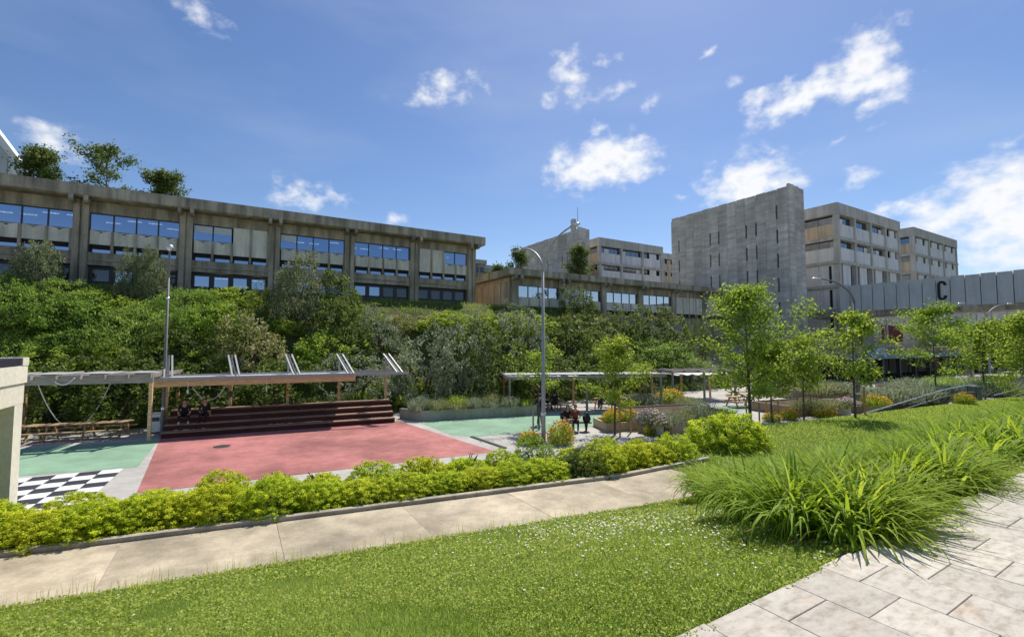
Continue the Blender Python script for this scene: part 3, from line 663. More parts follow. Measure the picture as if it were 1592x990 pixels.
def office_block(name, label, a, b, La, Lb, zb, ztop, nfl, nba, nbb, fh=3.6, pan='white_panel', side='conc_warm', small=False, style=0):
    """multi-storey block: parapet, floor beams, columns, recessed window ribbons over panels, on the two faces seen"""
    t = thing(name, label, 'building', P(a, b, 0), PHI)
    par = 1.7
    part(MB().box(-.15, La + .15, -.15, Lb + .15, ztop - par, ztop), 'parapet', 'conc_light', t)
    part(MB().box(.75, La - .2, .75, Lb - .2, zb, ztop - par - .01), 'core_wall', 'dark', t)
    part(MB().box(La - .19, La, .0, Lb, zb, ztop - par - .012), 'far_side_wall', 'conc_light', t)
    part(MB().box(.0, La - .2, Lb - .19, Lb, zb, ztop - par - .012), 'back_wall', 'conc_light', t)
    wa = La / nba; wb = Lb / nbb
    for i in range(nba + 1):
        x = min(max(i * wa, .25), La - .25); part(MB().box(x - .25, x + .25, -.12, .6, zb, ztop - par - .005), 'column', 'conc_light', t)
    for i in range(1, nbb + 1):
        y = min(i * wb, Lb - .25); part(MB().box(-.12, .6, y - .25, y + .25, zb, ztop - par - .006), 'column', 'conc_light', t)
    for fl in range(nfl):
        z1 = ztop - par - fl * fh; z0 = z1 - fh
        if z0 < zb - .2: break
        part(MB().box(-.2, La + .1, -.2, .5, z0 - .22, z0 + .22).box(-.2, .5, .5, Lb, z0 - .22, z0 + .22), 'floor_beam', 'conc_light', t)
        wz0 = z1 - .22 - 1.15; low = fl >= 2 and style == 1
        for i in range(nba):
            xa = i * wa + .25; xb = (i + 1) * wa - .25; n = 4; w = (xb - xa) / n
            if low:
                for k in range(n):
                    if k in (0, 3): continue
                    link('wall_panel', cached(('olp', name, 'a'), lambda: MB().box(.03, w - .03, .12, .3, z0 + .23 - z0, z1 - z0 - .23), pan), t, (xa + k * w, 0, z0))
                f = part(MB().box(xa, xb, .5, .56, z0 + .23, z1 - .23), 'window', 'frame', t)
                part(MB().box(xa + .1, xa + w * .9, .47, .49, z0 + .4, z1 - .4), 'pane', 'glass_office', f); part(MB().box(xb - w * .9, xb - .1, .47, .49, z0 + .4, z1 - .4), 'pane', 'glass_office', f)
                continue
            if small or i == nba - 1:
                spans = ((.0, .22), (.62, .80)) if small else ((.0, .35), (.7, .9))
            else: spans = ((0, 1),)
            for k in range(n): link('wall_panel', cached(('op', name, 'a'), lambda: MB().box(.015, w - .015, .06, .26, .23, wz0 - z0), pan), t, (xa + k * w, 0, z0))
            last = 0
            cuts = []
            for (s0, s1) in spans:
                if s0 > last: cuts.append((last, s0))
                f = part(MB().box(xa + s0 * (xb - xa), xa + s1 * (xb - xa), .5, .56, wz0, z1 - .23), 'window', 'frame', t)
                m = max(1, round((s1 - s0) * n))
                for k in range(m):
                    c0_ = xa + (s0 + (s1 - s0) * k / m) * (xb - xa); c1_ = xa + (s0 + (s1 - s0) * (k + 1) / m) * (xb - xa)
                    if (i + k + fl) % 4 == 1: part(MB().box(c0_ + .06, c1_ - .06, .44, .46, wz0 + .08, z1 - .45), 'blind', 'cloth_white', f)
                    part(MB().box(c0_ + .05, c1_ - .05, .47, .49, wz0 + .06, z1 - .3), 'pane', 'glass_office', f)
                last = s1
            if last < 1: cuts.append((last, 1))
            for (s0, s1) in cuts: part(MB().box(xa + s0 * (xb - xa) + .01, xa + s1 * (xb - xa) - .01, .07, .27, wz0 + .003, z1 - .23), 'wall_panel', pan, t)
        for i in range(nbb):
            ya = i * wb + (.61 if i == 0 else .25); yb = (i + 1) * wb - .25
            hh = wz0 if not low else z1 - .24
            for k in range(2): part(MB().box(.06, .26, ya + k * (yb - ya) / 2 + .02, ya + (k + 1) * (yb - ya) / 2 - .02, z0 + .23, hh), 'side_panel', side if fl < 1 or style != 1 else 'white_panel', t)
            if not low:
                f = part(MB().box(.5, .56, ya, yb, wz0, z1 - .23), 'window', 'frame', t)
                for k in range(2): part(MB().box(.47, .49, ya + k * (yb - ya) / 2 + .04, ya + (k + 1) * (yb - ya) / 2 - .04, wz0 + .06, z1 - .3), 'pane', 'glass_office', f)
            else:
                f = part(MB().box(.03, .059, ya + .4, ya + .75, z0 + .5, z1 - .5), 'slit_window', 'dark', t)
    return t
office_block('office_block', 'four-storey pale concrete office block behind the footbridge, right of the slotted tower', 76.4, 33.5, 21.5, 21, 0, 25.6, 6, 4, 4, 3.6, 'white_panel', 'conc_warm', False, 1)
office_block('small_window_office_block', 'farthest right pale office block with small paired windows above the footbridge', 111.3, 35.9, 22.6, 16, 0, 27.0, 5, 3, 3, 3.55, 'white_panel', 'conc_warm', True, 0)
office_block('rooftop_view_office_block', 'three-bay office block rising behind the low building, right of the distant tower', 63.6, 71.5, 18.7, 18, 4, 26.4, 5, 3, 3, 3.6, 'white_panel', 'conc_warm', False, 0)
office_block('tan_office_block', 'sliver of a tan office block left of the tall slotted tower', 97.0, 92.0, 14, 16, 4, 31.0, 6, 3, 3, 3.6, 'conc_warm', 'conc_warm', False, 0)
def plain_block(name, label, a, b, La, Lb, zb, zt, mat):
    t = thing(name, label, 'building', P(a, b, 0), PHI)
    part(MB().box(0, La, 0, Lb, zb, zt - .8), 'wall', mat, t); part(MB().box(-.3, La + .3, -.3, Lb + .3, zt - .8, zt), 'roof', 'conc_light', t)
    for i in range(3): part(MB().box(La * (.12 + .3 * i), La * (.34 + .3 * i), -.05, .02, zt - 2.4, zt - 1.4), 'window', 'glass_dark', t)
    return t
q = atY(727, 402, 86); a_, b_ = q.x * UX + q.y * UY, -q.x * UY + q.y * UX
plain_block('stair_block', 'small grey concrete block just past the right end of the long building', a_, b_, 3.6, 5, 6, q.z, 'conc')
q = atY(744, 411, 96); a_, b_ = q.x * UX + q.y * UY, -q.x * UY + q.y * UX
plain_block('distant_hut', 'distant low building with pale roof between the long and low buildings', a_, b_, 9, 6, 6, q.z, 'conc_light')
# white angular roof at the far left
q0 = atY(-60, 142, 62); q1 = atY(42, 266, 62)
wt = thing('white_angular_roof', 'white faceted sloping roof rising at the far left behind the long building', 'building', (0, 0, 0))
mbw = MB(); part(mbw.prism([(q1.x, 12), (q1.x, q1.z - .6), (q1.x - .15, q1.z + .4), (q0.x, q0.z + 1.0), (q0.x - 8, q0.z), (q0.x - 8, 12)], 62, 62.6, 'y'), 'wall', 'white', wt)
for k in range(4):
    f0 = k / 4 + .02; f1 = (k + 1) / 4 - .02
    xa, za = q1.x + (q0.x - q1.x) * f0, q1.z + (q0.z - q1.z) * f0; xb, zb2 = q1.x + (q0.x - q1.x) * f1, q1.z + (q0.z - q1.z) * f1
    part(MB().prism([(xa, 15), (xa, za - 1.0), (xb, zb2 - 1.0), (xb, 15)], 61.8, 61.99, 'y'), 'facade_panel', 'grey_panel' if k % 2 else 'white_panel', wt)

# footbridge with the letter C
def footbridge():
    t = thing('footbridge', 'enclosed grey panelled footbridge carrying a large black letter C', 'footbridge', P(71.9, 0, 0), PHI)
    y1 = 31.6; W = 1.29; n = 27
    part(MB().box(.12, 4.2, y1 - n * W, y1 + 4, 8.25, 8.98), 'floor_beam', 'conc', t)
    part(MB().box(.2, 4.1, y1 - n * W, y1, 8.99, 12.0), 'inner_wall', 'dark', t)
    for k in range(n):
        yb = y1 - k * W
        part(MB().box(.0, .14, yb - W + .035, yb - .035, 8.95, 12.42 + .05 * (k % 2)), 'side_panel', 'grey_panel', t)
        part(MB().box(4.15, 4.29, yb - W + .035, yb - .035, 8.95, 12.42 + .05 * (k % 2)), 'side_panel', 'grey_panel', t)
    part(MB().box(.2, 4.1, y1 - n * W, y1, 12.01, 12.2), 'roof', 'conc_light', t)
    for y in (y1 - 33,): part(MB().box(1.6, 2.6, y - .5, y + .5, 0, 8.24), 'pier', 'conc', t)
    # condensed capital C, a bent bar on the panel (seen from outside: -y is to the right)
    w, h, th, yc, zc = .86, 2.3, .28, 20.72, 10.85
    out = []; inn = []
    def arc(cy, cz, r, a0, a1, m=8): return [(cy + r * math.cos(R(a0 + (a1 - a0) * i / m)), cz + r * math.sin(R(a0 + (a1 - a0) * i / m))) for i in range(m + 1)]
    ro = w / 2; ri = ro - th
    top = h / 2 - ro
    # mirrored so that it opens to -y
    outer = [(-ro, top - .12)] + arc(0, top, ro, 180, 0) + arc(0, -top, ro, 0, -180) + [(-ro, -top + .12)]
    inner = [(-ri, -top + .12)] + arc(0, -top, ri, -180, 0) + arc(0, top, ri, 0, 180) + [(-ri, top - .12)]
    mb = MB(); ol = outer; il = inner[::-1]; m = min(len(ol), len(il))
    for i in range(m - 1):
        a4 = [ol[i], ol[i + 1], il[i + 1], il[i]]
        mb.prism([(yc + p[0], zc + p[1]) for p in a4], -.06, -.003, 'x')
    part(mb, 'letter_c', 'black', t)
footbridge()
t = thing('white_gallery', 'white panelled gallery glimpsed low behind the right end of the footbridge', 'building', P(88.4, 4, 0), PHI)
part(MB().box(.1, 5, 0, 21, 6.6, 7.5), 'floor_beam', 'conc_light', t); part(MB().box(.2, 5, 0, 21, 7.52, 9.6), 'inner_wall', 'conc_light', t)
for k in range(14): part(MB().box(0, .12, k * 1.5 + .03, k * 1.5 + 1.47, 7.4, 9.7), 'side_panel', 'white_panel', t)
for k in range(4): part(MB().box(1, 1.8, 1 + k * 6, 1.8 + k * 6, 0, 6.59), 'pier', 'conc', t)
t = thing('beige_annex', 'beige block wall with dark red shuttered windows under the footbridge', 'building', P(78.6, 31.2, 0), PHI)
part(MB().box(3.0, 30, .3, 1.8, 3.6, 9.2), 'wall', 'beige_wall', t)
for r in range(6):
    for k in range(20):
        if r in (1, 2, 3) and k in (3, 4, 5, 6, 7): continue
        if k < 2: continue
        off = .75 * (r % 2)
        x = k * 1.5 + off
        if x < 28.6: link('wall_panel', cached(('bw',), lambda: MB().box(.015, 1.485, .2, .298, .012, .918), 'beige_wall'), t, (x, 0, 3.6 + r * .93))
for x0_, x1_ in ((4.75, 5.7), (7.2, 12.2)):
    f = part(MB().box(x0_ - .25, x1_ + .25, .02, .19, 4.75, 7.7), 'window_frame', 'conc_cream', t); part(MB().box(x0_, x1_, -.03, .019, 4.95, 7.4), 'shutter', 'red_shut', f)
t = thing('entrance_canopy', 'long blue-edged entrance canopy over a dark recess below the footbridge', 'canopy', P(59.6, 25.5, 0), PHI)
part(MB().box(0, 62, 0, 5.6, 2.75, 2.95), 'soffit', 'conc', t); part(MB().box(-.1, 62, -.12, 0, 2.72, 3.35), 'fascia', 'teal', t); part(MB().box(0, 62, .3, 5.6, 2.96, 4.1), 'upper_wall', 'conc', t)
part(MB().box(0, 62, 5.3, 5.5, 0, 2.74), 'back_wall', 'dark', t); part(MB().box(0, .15, .5, 5.29, 0, 2.74), 'end_wall', 'dark', t); part(MB().box(.16, 62, .05, 5.29, -.1, .03), 'floor_shade', 'frame', t)  # near-black floor sheet and end wall added to paint the recess's shade
for k in range(12): part(MB().box(1.2 + k * 5, 1.6 + k * 5, 1.0, 1.4, 0, 2.74), 'column', 'steel_dark', t)
for k in range(16): part(MB().box(4 + k * 3.4, 7.1 + k * 3.4, 5.15, 5.28, .1, 2.6), 'dark_door', 'frame', t)  # solid near-black doors; the recess's shade is put into their colour
part(MB().prism([(5.9, 2.1), (6.2, .9), (7.3, .9), (7.7, 2.1), (7.6, 2.7), (6.0, 2.7)], 1.8, 2.6, 'y'), 'flared_column', 'grey_panel', t)
part(MB().box(6.5, 7.0, 2.0, 2.4, 0, .9), 'column_foot', 'grey_panel', t)
bt = thing('cloth_banner', 'pale blue cloth banner sagging over the edge of the entrance canopy', 'banner', P(63.3, 25.3, 0), PHI)
mb = MB(); NX = 12
for i in range(NX):
    for j in range(3):
        def bp_(i, j):
            f = i / NX; zt = 4.15 - .35 * (1 - (2 * f - 1) ** 2) * (1 - j / 3) * .4; zb_ = 3.0 - .25 * math.sin(f * 7); z = zt + (zb_ - zt) * j / 3
            return (f * 5.2, -.03 - .08 * math.sin(f * 11 + j), z)
        mb.quad(bp_(i, j), bp_(i + 1, j), bp_(i + 1, j + 1), bp_(i, j + 1))
o = mb.build('cloth', 'banner', bt); o.modifiers.new('thick', 'SOLIDIFY').thickness = .02
# ------------------------------------------------------------------ vegetation
def bush_arrays(seed, nclump, per, clump_r, leaf, lobes=5, flat=.85, aspect=.55, up=.5, strand=False, hemi=-.15, am=(.06, .24)):
    """unit-radius crown: leaves in clumps over a lumpy half ball, light and dark clumps, gaps between"""
    rng = np.random.default_rng(seed)
    d = norm(rng.normal(size=(nclump * 2, 3))); d = d[d[:, 2] > hemi][:nclump]
    lob = norm(rng.normal(size=(lobes, 3)) + [0, 0, .3]); amp = rng.uniform(am[0], am[1], lobes)
    r = .76 + sum(amp[i] * np.exp(-(1 - d @ lob[i]) * 5) for i in range(lobes)) + rng.normal(size=len(d)) * .07
    inner = rng.random(len(d)) < .25; r = np.where(inner, r * rng.uniform(.5, .85, len(d)), r)
    c = d * r[:, None]; c[:, 2] = np.maximum(c[:, 2], -.1); c[:, 2] = c[:, 2] * flat + .12
    tone = rng.normal(.5, .17, len(d))
    idx = np.repeat(np.arange(len(d)), per); n = len(idx)
    Cn = c[idx] + rng.normal(size=(n, 3)) * clump_r * [1, 1, .8]
    Cn[:, 2] = np.abs(Cn[:, 2]) * .98 + .01
    tint = np.clip(tone[idx] + rng.normal(size=n) * .2, 0, 1)
    al = None
    if strand: al = norm(d[idx] + [0, 0, 1.0])
    return leaf_arrays(Cn, leaf * rng.uniform(.7, 1.3, n), tint, rng, aspect, up, al)
BK = {}
def kind_bush(kind, var):
    key = (kind, var)
    if key not in BK:
        s = hash(kind) % 1 + {'broom': 10, 'olive': 20, 'dark': 30, 'bright': 40, 'silver': 50, 'flower': 60, 'gold': 70, 'conifer': 80}[kind] + var
        if kind == 'broom': a = bush_arrays(s, 230, 22, .068, .080, 8, .9, .36, .7, True, am=(.1, .34))
        elif kind == 'olive': a = bush_arrays(s, 240, 34, .062, .072, 7, 1.0, .46, .9, am=(.1, .3))
        elif kind == 'dark': a = bush_arrays(s, 210, 22, .060, .085, 8, .95, .55, 1.0, am=(.1, .34))
        elif kind == 'bright': a = bush_arrays(s, 220, 22, .062, .078, 8, .85, .58, 1.2, am=(.1, .34))
        elif kind == 'silver': a = bush_arrays(s, 170, 24, .058, .075, 9, 1.0, .46, .8, am=(.1, .34))
        elif kind == 'flower': a = bush_arrays(s, 220, 24, .058, .075, 8, .95, .52, 1.0, am=(.1, .34))
        elif kind == 'conifer': a = bush_arrays(s, 220, 15, .06, .08, 4, 1.0, .28, .2, True)
        elif kind == 'gold': a = bush_arrays(s, 560, 46, .036, .044, 9, .92, .68, 1.3, am=(.08, .28))
        BK[key] = a
    return BK[key]
MATK = {'broom': 'l_broom', 'olive': 'l_olive', 'dark': 'l_dark', 'bright': 'l_bright', 'silver': 'l_silver', 'flower': 'l_flower', 'gold': 'l_gold', 'conifer': 'l_dark'}
BM = {}
def bush_mesh(kind, var):
    if (kind, var) not in BM:
        v, f, t = kind_bush(kind, var); BM[(kind, var)] = npmesh(kind + '_foliage', v, f, MATK[kind], t)
    return BM[(kind, var)]
def stems(r, h, seed):
    rr = random.Random(seed); mb = MB()
    for k in range(5):
        an = rr.uniform(0, 6.28); mb.tube([(0, 0, -.3), (math.cos(an) * r * .25, math.sin(an) * r * .25, h * .35), (math.cos(an) * r * .55, math.sin(an) * r * .55, h * .7)], [.05, .035, .015], 5, False)
    return mb.mesh('stem', M['bark'])
STEM = [stems(1, 1, k) for k in range(3)]
NAMEK = {'broom': 'broom_shrub', 'olive': 'olive_shrub', 'dark': 'evergreen_shrub', 'bright': 'bright_shrub', 'silver': 'silver_shrub', 'flower': 'flowering_shrub', 'conifer': 'conifer_shrub', 'gold': 'golden_shrub'}
def shrub(kind, loc, rx, h, label, seed, group=None, sink=.15):
    t = thing(NAMEK[kind], label, 'shrub', loc, (seed * 1.7) % 6.28, group)
    link('foliage', bush_mesh(kind, seed % 2), t, (0, 0, -sink), None, (rx, rx, h))
    link('stem', STEM[seed % 3], t, (0, 0, -sink), None, (rx * .9, rx * .9, h * .9))
    return t
GB = 'shrubs on the planted bank'
# (kind, u, v of the foot, half width px, height px, label)
BANK = [
 ('olive', 55, 452, 33, 84, 'pale grey-green rounded shrub before the far left ground-floor windows'),
 ('olive', 203, 462, 22, 70, 'grey-green shrub left of its taller twin, under the second window bay'),
 ('olive', 232, 463, 24, 82, 'grey-green pointed shrub directly behind the left street lamp'),
 ('olive', 462, 496, 40, 96, 'tall soft grey-green tree-like shrub before the third column of the long building'),
 ('conifer', 406, 512, 22, 72, 'narrow dark upright conifer left of the tall grey-green shrub'),
 ('dark', 520, 506, 38, 74, 'broad dark green bush right of the tall grey-green shrub'),
 ('flower', 385, 578, 56, 92, 'large bush with cream flower heads above the second roof strut'),
 ('bright', 335, 520, 46, 56, 'mid-green mound up-slope of the cream flowered bush'),
 ('bright', 500, 575, 46, 70, 'yellow-green bush above the third roof strut of the stage shelter'),
 ('dark', 540, 560, 44, 80, 'deep green bush between the third and fourth roof struts'),
 ('silver', 590, 545, 34, 60, 'small greyish bush up-slope of the fourth roof strut'),
 ('silver', 560, 620, 50, 60, 'pale silver foliage showing under the stage shelter roof'),
 ('silver', 660, 612, 54, 92, 'tall silvery bush just right of the last roof strut'),
 ('silver', 722, 614, 48, 96, 'silvery bush behind the left end of the raised planter'),
 ('dark', 770, 612, 50, 100, 'dark bush hung with grey leaves behind the raised planter'),
 ('silver', 805, 560, 40, 70, 'grey-leaved bush left of the middle street lamp half way up the bank'),
 ('bright', 700, 515, 60, 36, 'light yellow-green mound near the right corner of the long building'),
 ('bright', 790, 520, 60, 38, 'light yellow-green mound below the warm end wall of the low building'),
 ('dark', 899, 496, 26, 44, 'dark round bush standing against the pale windows of the low building'),
 ('dark', 882, 556, 52, 58, 'green rounded bush right of the middle street lamp'),
 ('dark', 965, 530, 38, 46, 'dark bush below the last pale windows of the low building'),
 ('dark', 1030, 532, 46, 60, 'broad dark bush under the right end of the low building'),
 ('silver', 1068, 522, 15, 60, 'small grey conifer at the right end of the low building'),
 ('conifer', 1086, 562, 22, 92, 'dark narrow evergreen at the foot of the slotted tower'),
 ('broom', 1010, 566, 54, 44, 'feathery light green mound on the right flank of the bank'),
 ('broom', 1062, 582, 44, 36, 'lowest feathery green mound where the bank meets the far pergola'),
 ('broom', 955, 590, 44, 56, 'feathery green bush behind the slender young tree'),
 ('silver', 1075, 596, 26, 34, 'small pale bush beside the far pergola roof'),
 ('dark', 905, 616, 40, 56, 'dark foliage behind the right post of the middle pergola'),
 ('dark', 840, 616, 44, 60, 'dark foliage behind the standing person in the middle pergola'),
 ('broom', 30, 505, 60, 64, 'tall feathery green mound at the left picture edge below the long building'),
 ('broom', 130, 510, 62, 66, 'feathery green mound right of the leftmost one, high on the bank'),
 ('broom', 205, 550, 58, 84, 'large feathery green bush in the middle of the left bank'),
 ('broom', 285, 535, 44, 66, 'feathery green bush just right of the left street lamp'),
 ('dark', 262, 575, 40, 62, 'dark gap-filled bush at the foot of the left street lamp'),
 ('broom', 70, 570, 62, 56, 'feathery green bush low above the concrete kiosk'),
 ('bright', 165, 580, 60, 52, 'bright green bush just above the picnic pergola roof'),
 ('dark', 90, 655, 62, 84, 'dark green bush inside the left half of the picnic pergola'),
 ('dark', 185, 655, 60, 88, 'dark green bush filling the right half of the picnic pergola'),
 ('bright', 310, 588, 44, 46, 'bright green bush above the left end of the stage shelter'),
 ('dark', 320, 642, 62, 66, 'dark bush behind the bleachers near the seated pair'),
 ('dark', 410, 640, 60, 66, 'dark bush behind the middle of the bleachers'),
 ('bright', 440, 520, 30, 30, 'small green clump at the foot of the dark conifer'),
 ('broom', 18, 462, 44, 44, 'feathery mound at the left picture edge just under the long building'),
 ('broom', 95, 470, 46, 42, 'feathery mound just below the leftmost column of the long building'),
 ('bright', 165, 488, 46, 40, 'light green mound below the twin grey-green shrubs'),
 ('broom', 300, 486, 46, 42, 'feathery mound right of the left lamp just under the long building'),
 ('bright', 352, 474, 40, 32, 'light green mound under the third bay windows'),
 ('broom', 340, 560, 44, 50, 'feathery bush left of the cream flowered bush'),
 ('broom', 20, 555, 44, 50, 'feathery bush at the left picture edge above the kiosk roof'),
 ('broom', 120, 545, 46, 46, 'feathery bush over the middle of the picnic pergola'),
 ('broom', 240, 500, 36, 40, 'feathery bush touching the left lamp pole from the left'),
 ('flower', 618, 512, 30, 26, 'low dry brownish bush below the right windows of the long building'),
]
def px_m(p): return F / p.y
for k, (kd, u, v, hw, hp, lab) in enumerate(BANK):
    p = hit(u, v)
    while -UY * p.x + UX * p.y > 44.5: v += 2; p = hit(u, v)
    s = px_m(p)
    rx = hw / s; h = hp / s / (1.2 if kd in ('broom', 'bright') else 1.1)
    shrub(kd, p, rx / .92, h, lab, k + 3, GB)
# uncountable cover between the named shrubs: one mass
lst = []; rng = np.random.default_rng(5); n_made = 0
kinds_l = ['broom', 'broom', 'bright', 'dark']; kinds_r = ['silver', 'dark', 'bright', 'dark', 'bright', 'broom', 'dark']
for i in range(900):
    a = rng.uniform(-27, 50); tt = rng.uniform(.03, .97)
    toe = float(np.interp(a, [-12, -4, 5, 40], [34.5, 31.8, 30.2, 29.5])); b = toe + .3 + tt * (44.0 - toe)
    p = P(a, b); z = H1(p.x, p.y)
    if z < .05 and a < 36: pass
    if a > 36 and z < .25: continue
    if p.y < 5 or abs(p.x / p.y) > 1.35: continue
    pxl = 796 + F * p.x / p.y
    kk_ = (kinds_l if pxl < 330 + rng.normal() * 60 else kinds_r); kd = kk_[rng.integers(len(kk_))]
    if pxl > 930 + rng.normal() * 30: kd = ['broom', 'broom', 'dark', 'bright'][rng.integers(4)]
    if tt > .78 and rng.random() < .7: kd = 'bright' if pxl > 560 else 'broom'
    if tt > .78 and rng.random() < .55: continue
    if 470 < pxl < 640 and .45 < tt < .85 and rng.random() < .6: continue
    r = rng.uniform(.55, 1.05) * (.7 if tt > .74 else 1); h = r * rng.uniform(.6, .95) * (1 if tt < .74 else .55)
    arr = kind_bush(kd, int(rng.integers(2)))
    v, f, t = arr; keepn = rng.random(len(f)) < .30
    v4 = v.reshape(-1, 4, 3)[keepn]; c4 = v4.mean(1, keepdims=True); v4 = c4 + (v4 - c4) * 1.75
    sub = (v4.reshape(-1, 3), np.arange(keepn.sum() * 4).reshape(-1, 4), np.clip(t.reshape(-1, 4)[keepn].ravel(), 0, 1))
    lst.append((kd,) + xform(sub, (p.x, p.y, z - .12), rng.uniform(0, 6.28), (r, r, h))); n_made += 1
    if n_made > 250: break
for kd, nm in (('broom', 'feathery_groundcover'), ('bright', 'green_groundcover'), ('dark', 'dark_groundcover'), ('silver', 'silver_groundcover')):
    g = [x[1:] for x in lst if x[0] == kd]
    if g:
        v, f, t = join_arrays(g); tag(link(nm, npmesh(nm, v, f, MATK[kd], t)), kind='stuff')
# low weeds on the bare hillside
A = rng.uniform(-28, 52, 9000); tt = rng.uniform(.02, 1, 9000); toe = np.interp(A, [-12, -4, 5, 40], [34.5, 31.8, 30.2, 29.5]); B = toe + tt * (46 - toe)
X = A * UX - B * UY; Y = A * UY + B * UX; Z = Hf(X, Y); ok = (Z > .06) & (np.abs(X / Y) < 1.3)
idx = np.repeat(np.nonzero(ok)[0], 6); n = len(idx)
base = np.stack([X[idx] + rng.normal(size=n) * .16, Y[idx] + rng.normal(size=n) * .16, Z[idx] - .03], 1); base[:, 2] = Hf(base[:, 0], base[:, 1]) - .04
v, f, t = blade_arrays(base, rng.uniform(0, 6.28, n), rng.uniform(.18, .5, n), rng.uniform(.02, .04, n), rng.uniform(.1, .5, n), rng.uniform(.2, .9, n), np.clip(rng.normal(.5, .25, n), 0, 1), 2)
tag(link('hillside_weeds', npmesh('weeds', v, f, 'l_bright', t)), kind='stuff')

# ---- golden hedge along the path: a clipped stretch, then single rounded bushes
hd = thing('clipped_hedge', 'continuous clipped golden-green hedge in front of the chess board and kiosk', 'hedge', P(-5, float(bpath(-5)) + 2.6, 1.0))
rng = np.random.default_rng(11); o0 = hd.location
for k, a in enumerate(np.arange(-15.2, -.2, .62)):
    p = P(a, float(bpath(a)) + 2.66 + rng.normal() * .05)
    link('foliage', bush_mesh('gold', k % 3), hd, (p.x - o0.x, p.y - o0.y, .02), rng.uniform(0, 6.28), (.66, .66, rng.uniform(.46, .56)))
    if k % 2 == 0:
        p = P(a + .2, float(bpath(a)) + 3.4); link('foliage', bush_mesh('gold', (k + 1) % 3), hd, (p.x - o0.x, p.y - o0.y, .02), rng.uniform(0, 6.28), (.6, .6, rng.uniform(.40, .48)))
mb = MB()
for a in np.arange(-15, -.3, .5):
    p = P(a, float(bpath(a)) + 2.7); mb.tube([(p.x - o0.x, p.y - o0.y, -.05), (p.x - o0.x + random.uniform(-.1, .1), p.y - o0.y, .40)], [.03, .015], 5)
tag(mb.build('stem', 'bark', hd), kind='stuff')
ORD = ['first', 'second', 'third', 'fourth', 'fifth', 'sixth', 'seventh', 'eighth', 'ninth', 'tenth', 'eleventh', 'twelfth', 'thirteenth', 'fourteenth', 'fifteenth', 'sixteenth', 'seventeenth', 'eighteenth']
k = 0; a = .35; row1 = []
while a < 11.3:
    r = random.uniform(.56, .74); row1.append((a + r * .6, r, random.uniform(.40, .50) + (.12 if a > 7 or a < 1 else 0)))
    a += r * random.uniform(1.22, 1.4)
    if abs(a - 3.6) < .4 or abs(a - 7.2) < .4: a += .22
for k, (a, r, h) in enumerate(row1):
    p = P(a, float(bpath(a)) + 2.66 + random.uniform(-.04, .06), 1.0)
    t = thing('hedge_bush', f'{ORD[k]} rounded golden bush after the clipped hedge, front row along the path', 'bush', p, random.uniform(0, 6.28), 'golden bushes along the path')
    if k in (8,): t['label'] = 'dark glossy little bush breaking the front row of golden bushes'
    link('foliage', bush_mesh('dark' if k == 8 else 'gold', k % 3 if k != 8 else 0), t, (0, 0, .02), None, (r, r, h if k != 8 else .5)); link('stem', STEM[k % 3], t, (0, 0, 0), None, (r, r, h))
for k, a in enumerate((-.2, .9, 1.9, 3.0, 4.3, 5.4, 6.4, 7.5, 8.6, 9.6)):
    r = random.uniform(.56, .72); q = 3.62 + random.uniform(-.1, .15); p = P(a, float(bpath(a)) + q, .98)
    big = k in (7,)
    t = thing('hedge_bush', f'{ORD[k]} rounded golden bush of the back row, on the plaza side of the hedge', 'bush', p, random.uniform(0, 6.28), 'golden bushes behind the front row')
    if big: t['label'] = 'greener leafy bush in the back row of the hedge, right of the lamp post foot'
    link('foliage', bush_mesh('bright' if big else 'gold', k % 3 if not big else 0), t, (0, 0, -.05), None, (r, r, random.uniform(.50, .66) if not big else .8)); link('stem', STEM[k % 3], t, (0, 0, -.05), None, (r, r, .8))
for nm, u, v, hw, hp, lab in (('golden_shrub', 1130, 694, 62, 52, 'wide golden mounded bush on the lawn left of the daylilies'), ('golden_shrub', 1036, 692, 9, 22, 'tiny pale golden bush beside the grey bin'),
                              ('golden_shrub', 990, 700, 16, 20, 'small round golden bush behind the hedge below the flower planter')):
    p = hit(u, v); s = px_m(p); t = thing(nm, lab, 'bush', p, 1.0)
    link('foliage', bush_mesh('gold', 1), t, (0, 0, -.05), None, (hw / s, hw / s, hp / s)); link('stem', STEM[0], t, (0, 0, 0), None, (hw / s, hw / s, hp / s))

# ---- lawn: blades, clover and daisies
rng = np.random.default_rng(21)
def lawn_points(n, amin, amax, fn, power):
    a = rng.uniform(amin, amax, n); s = rng.uniform(0, 1, n); b0, b1 = fn(a); b = b0 + s * (b1 - b0)
    X = a * UX - b * UY; Y = a * UY + b * UX; d = np.hypot(X, Y)
    ok = (Y > .9) & (np.abs(X / np.maximum(Y, .1)) < 1.32) & (rng.random(n) < np.clip((3.2 / d), 0, 1) ** power)
    return X[ok], Y[ok], d[ok]
def lily_zone(a, b): return (a > 4.05) & (b < 1.75 + np.clip((a - 3.6) * 1.3, 0, 4.6)) & (b > 1.6)
near = lambda a: (np.full_like(a, 1.79) + .03 * np.sin(a * 5) + .03 * np.sin(a * 13) + .025 * np.sin(a * 31), bpath(a) - .12)
X, Y, d = lawn_points(1250000, -11, 9.5, near, 1.30); n = len(X)
base = np.stack([X, Y, Hf(X, Y) - .008], 1)
pat = .5 + .28 * np.sin(X * 1.7 + np.sin(Y * 2.1)) * np.sin(Y * 1.3 + 1) + .16 * np.sin(X * 5.1) * np.sin(Y * 4.3)
tint = np.clip(pat * .35 + .32 + rng.normal(size=n) * .22, 0, 1)
big = np.clip(d / 4.0, 1, 2.6)
fx = d > 4.3
HN = rng.uniform(.03, .075, n)
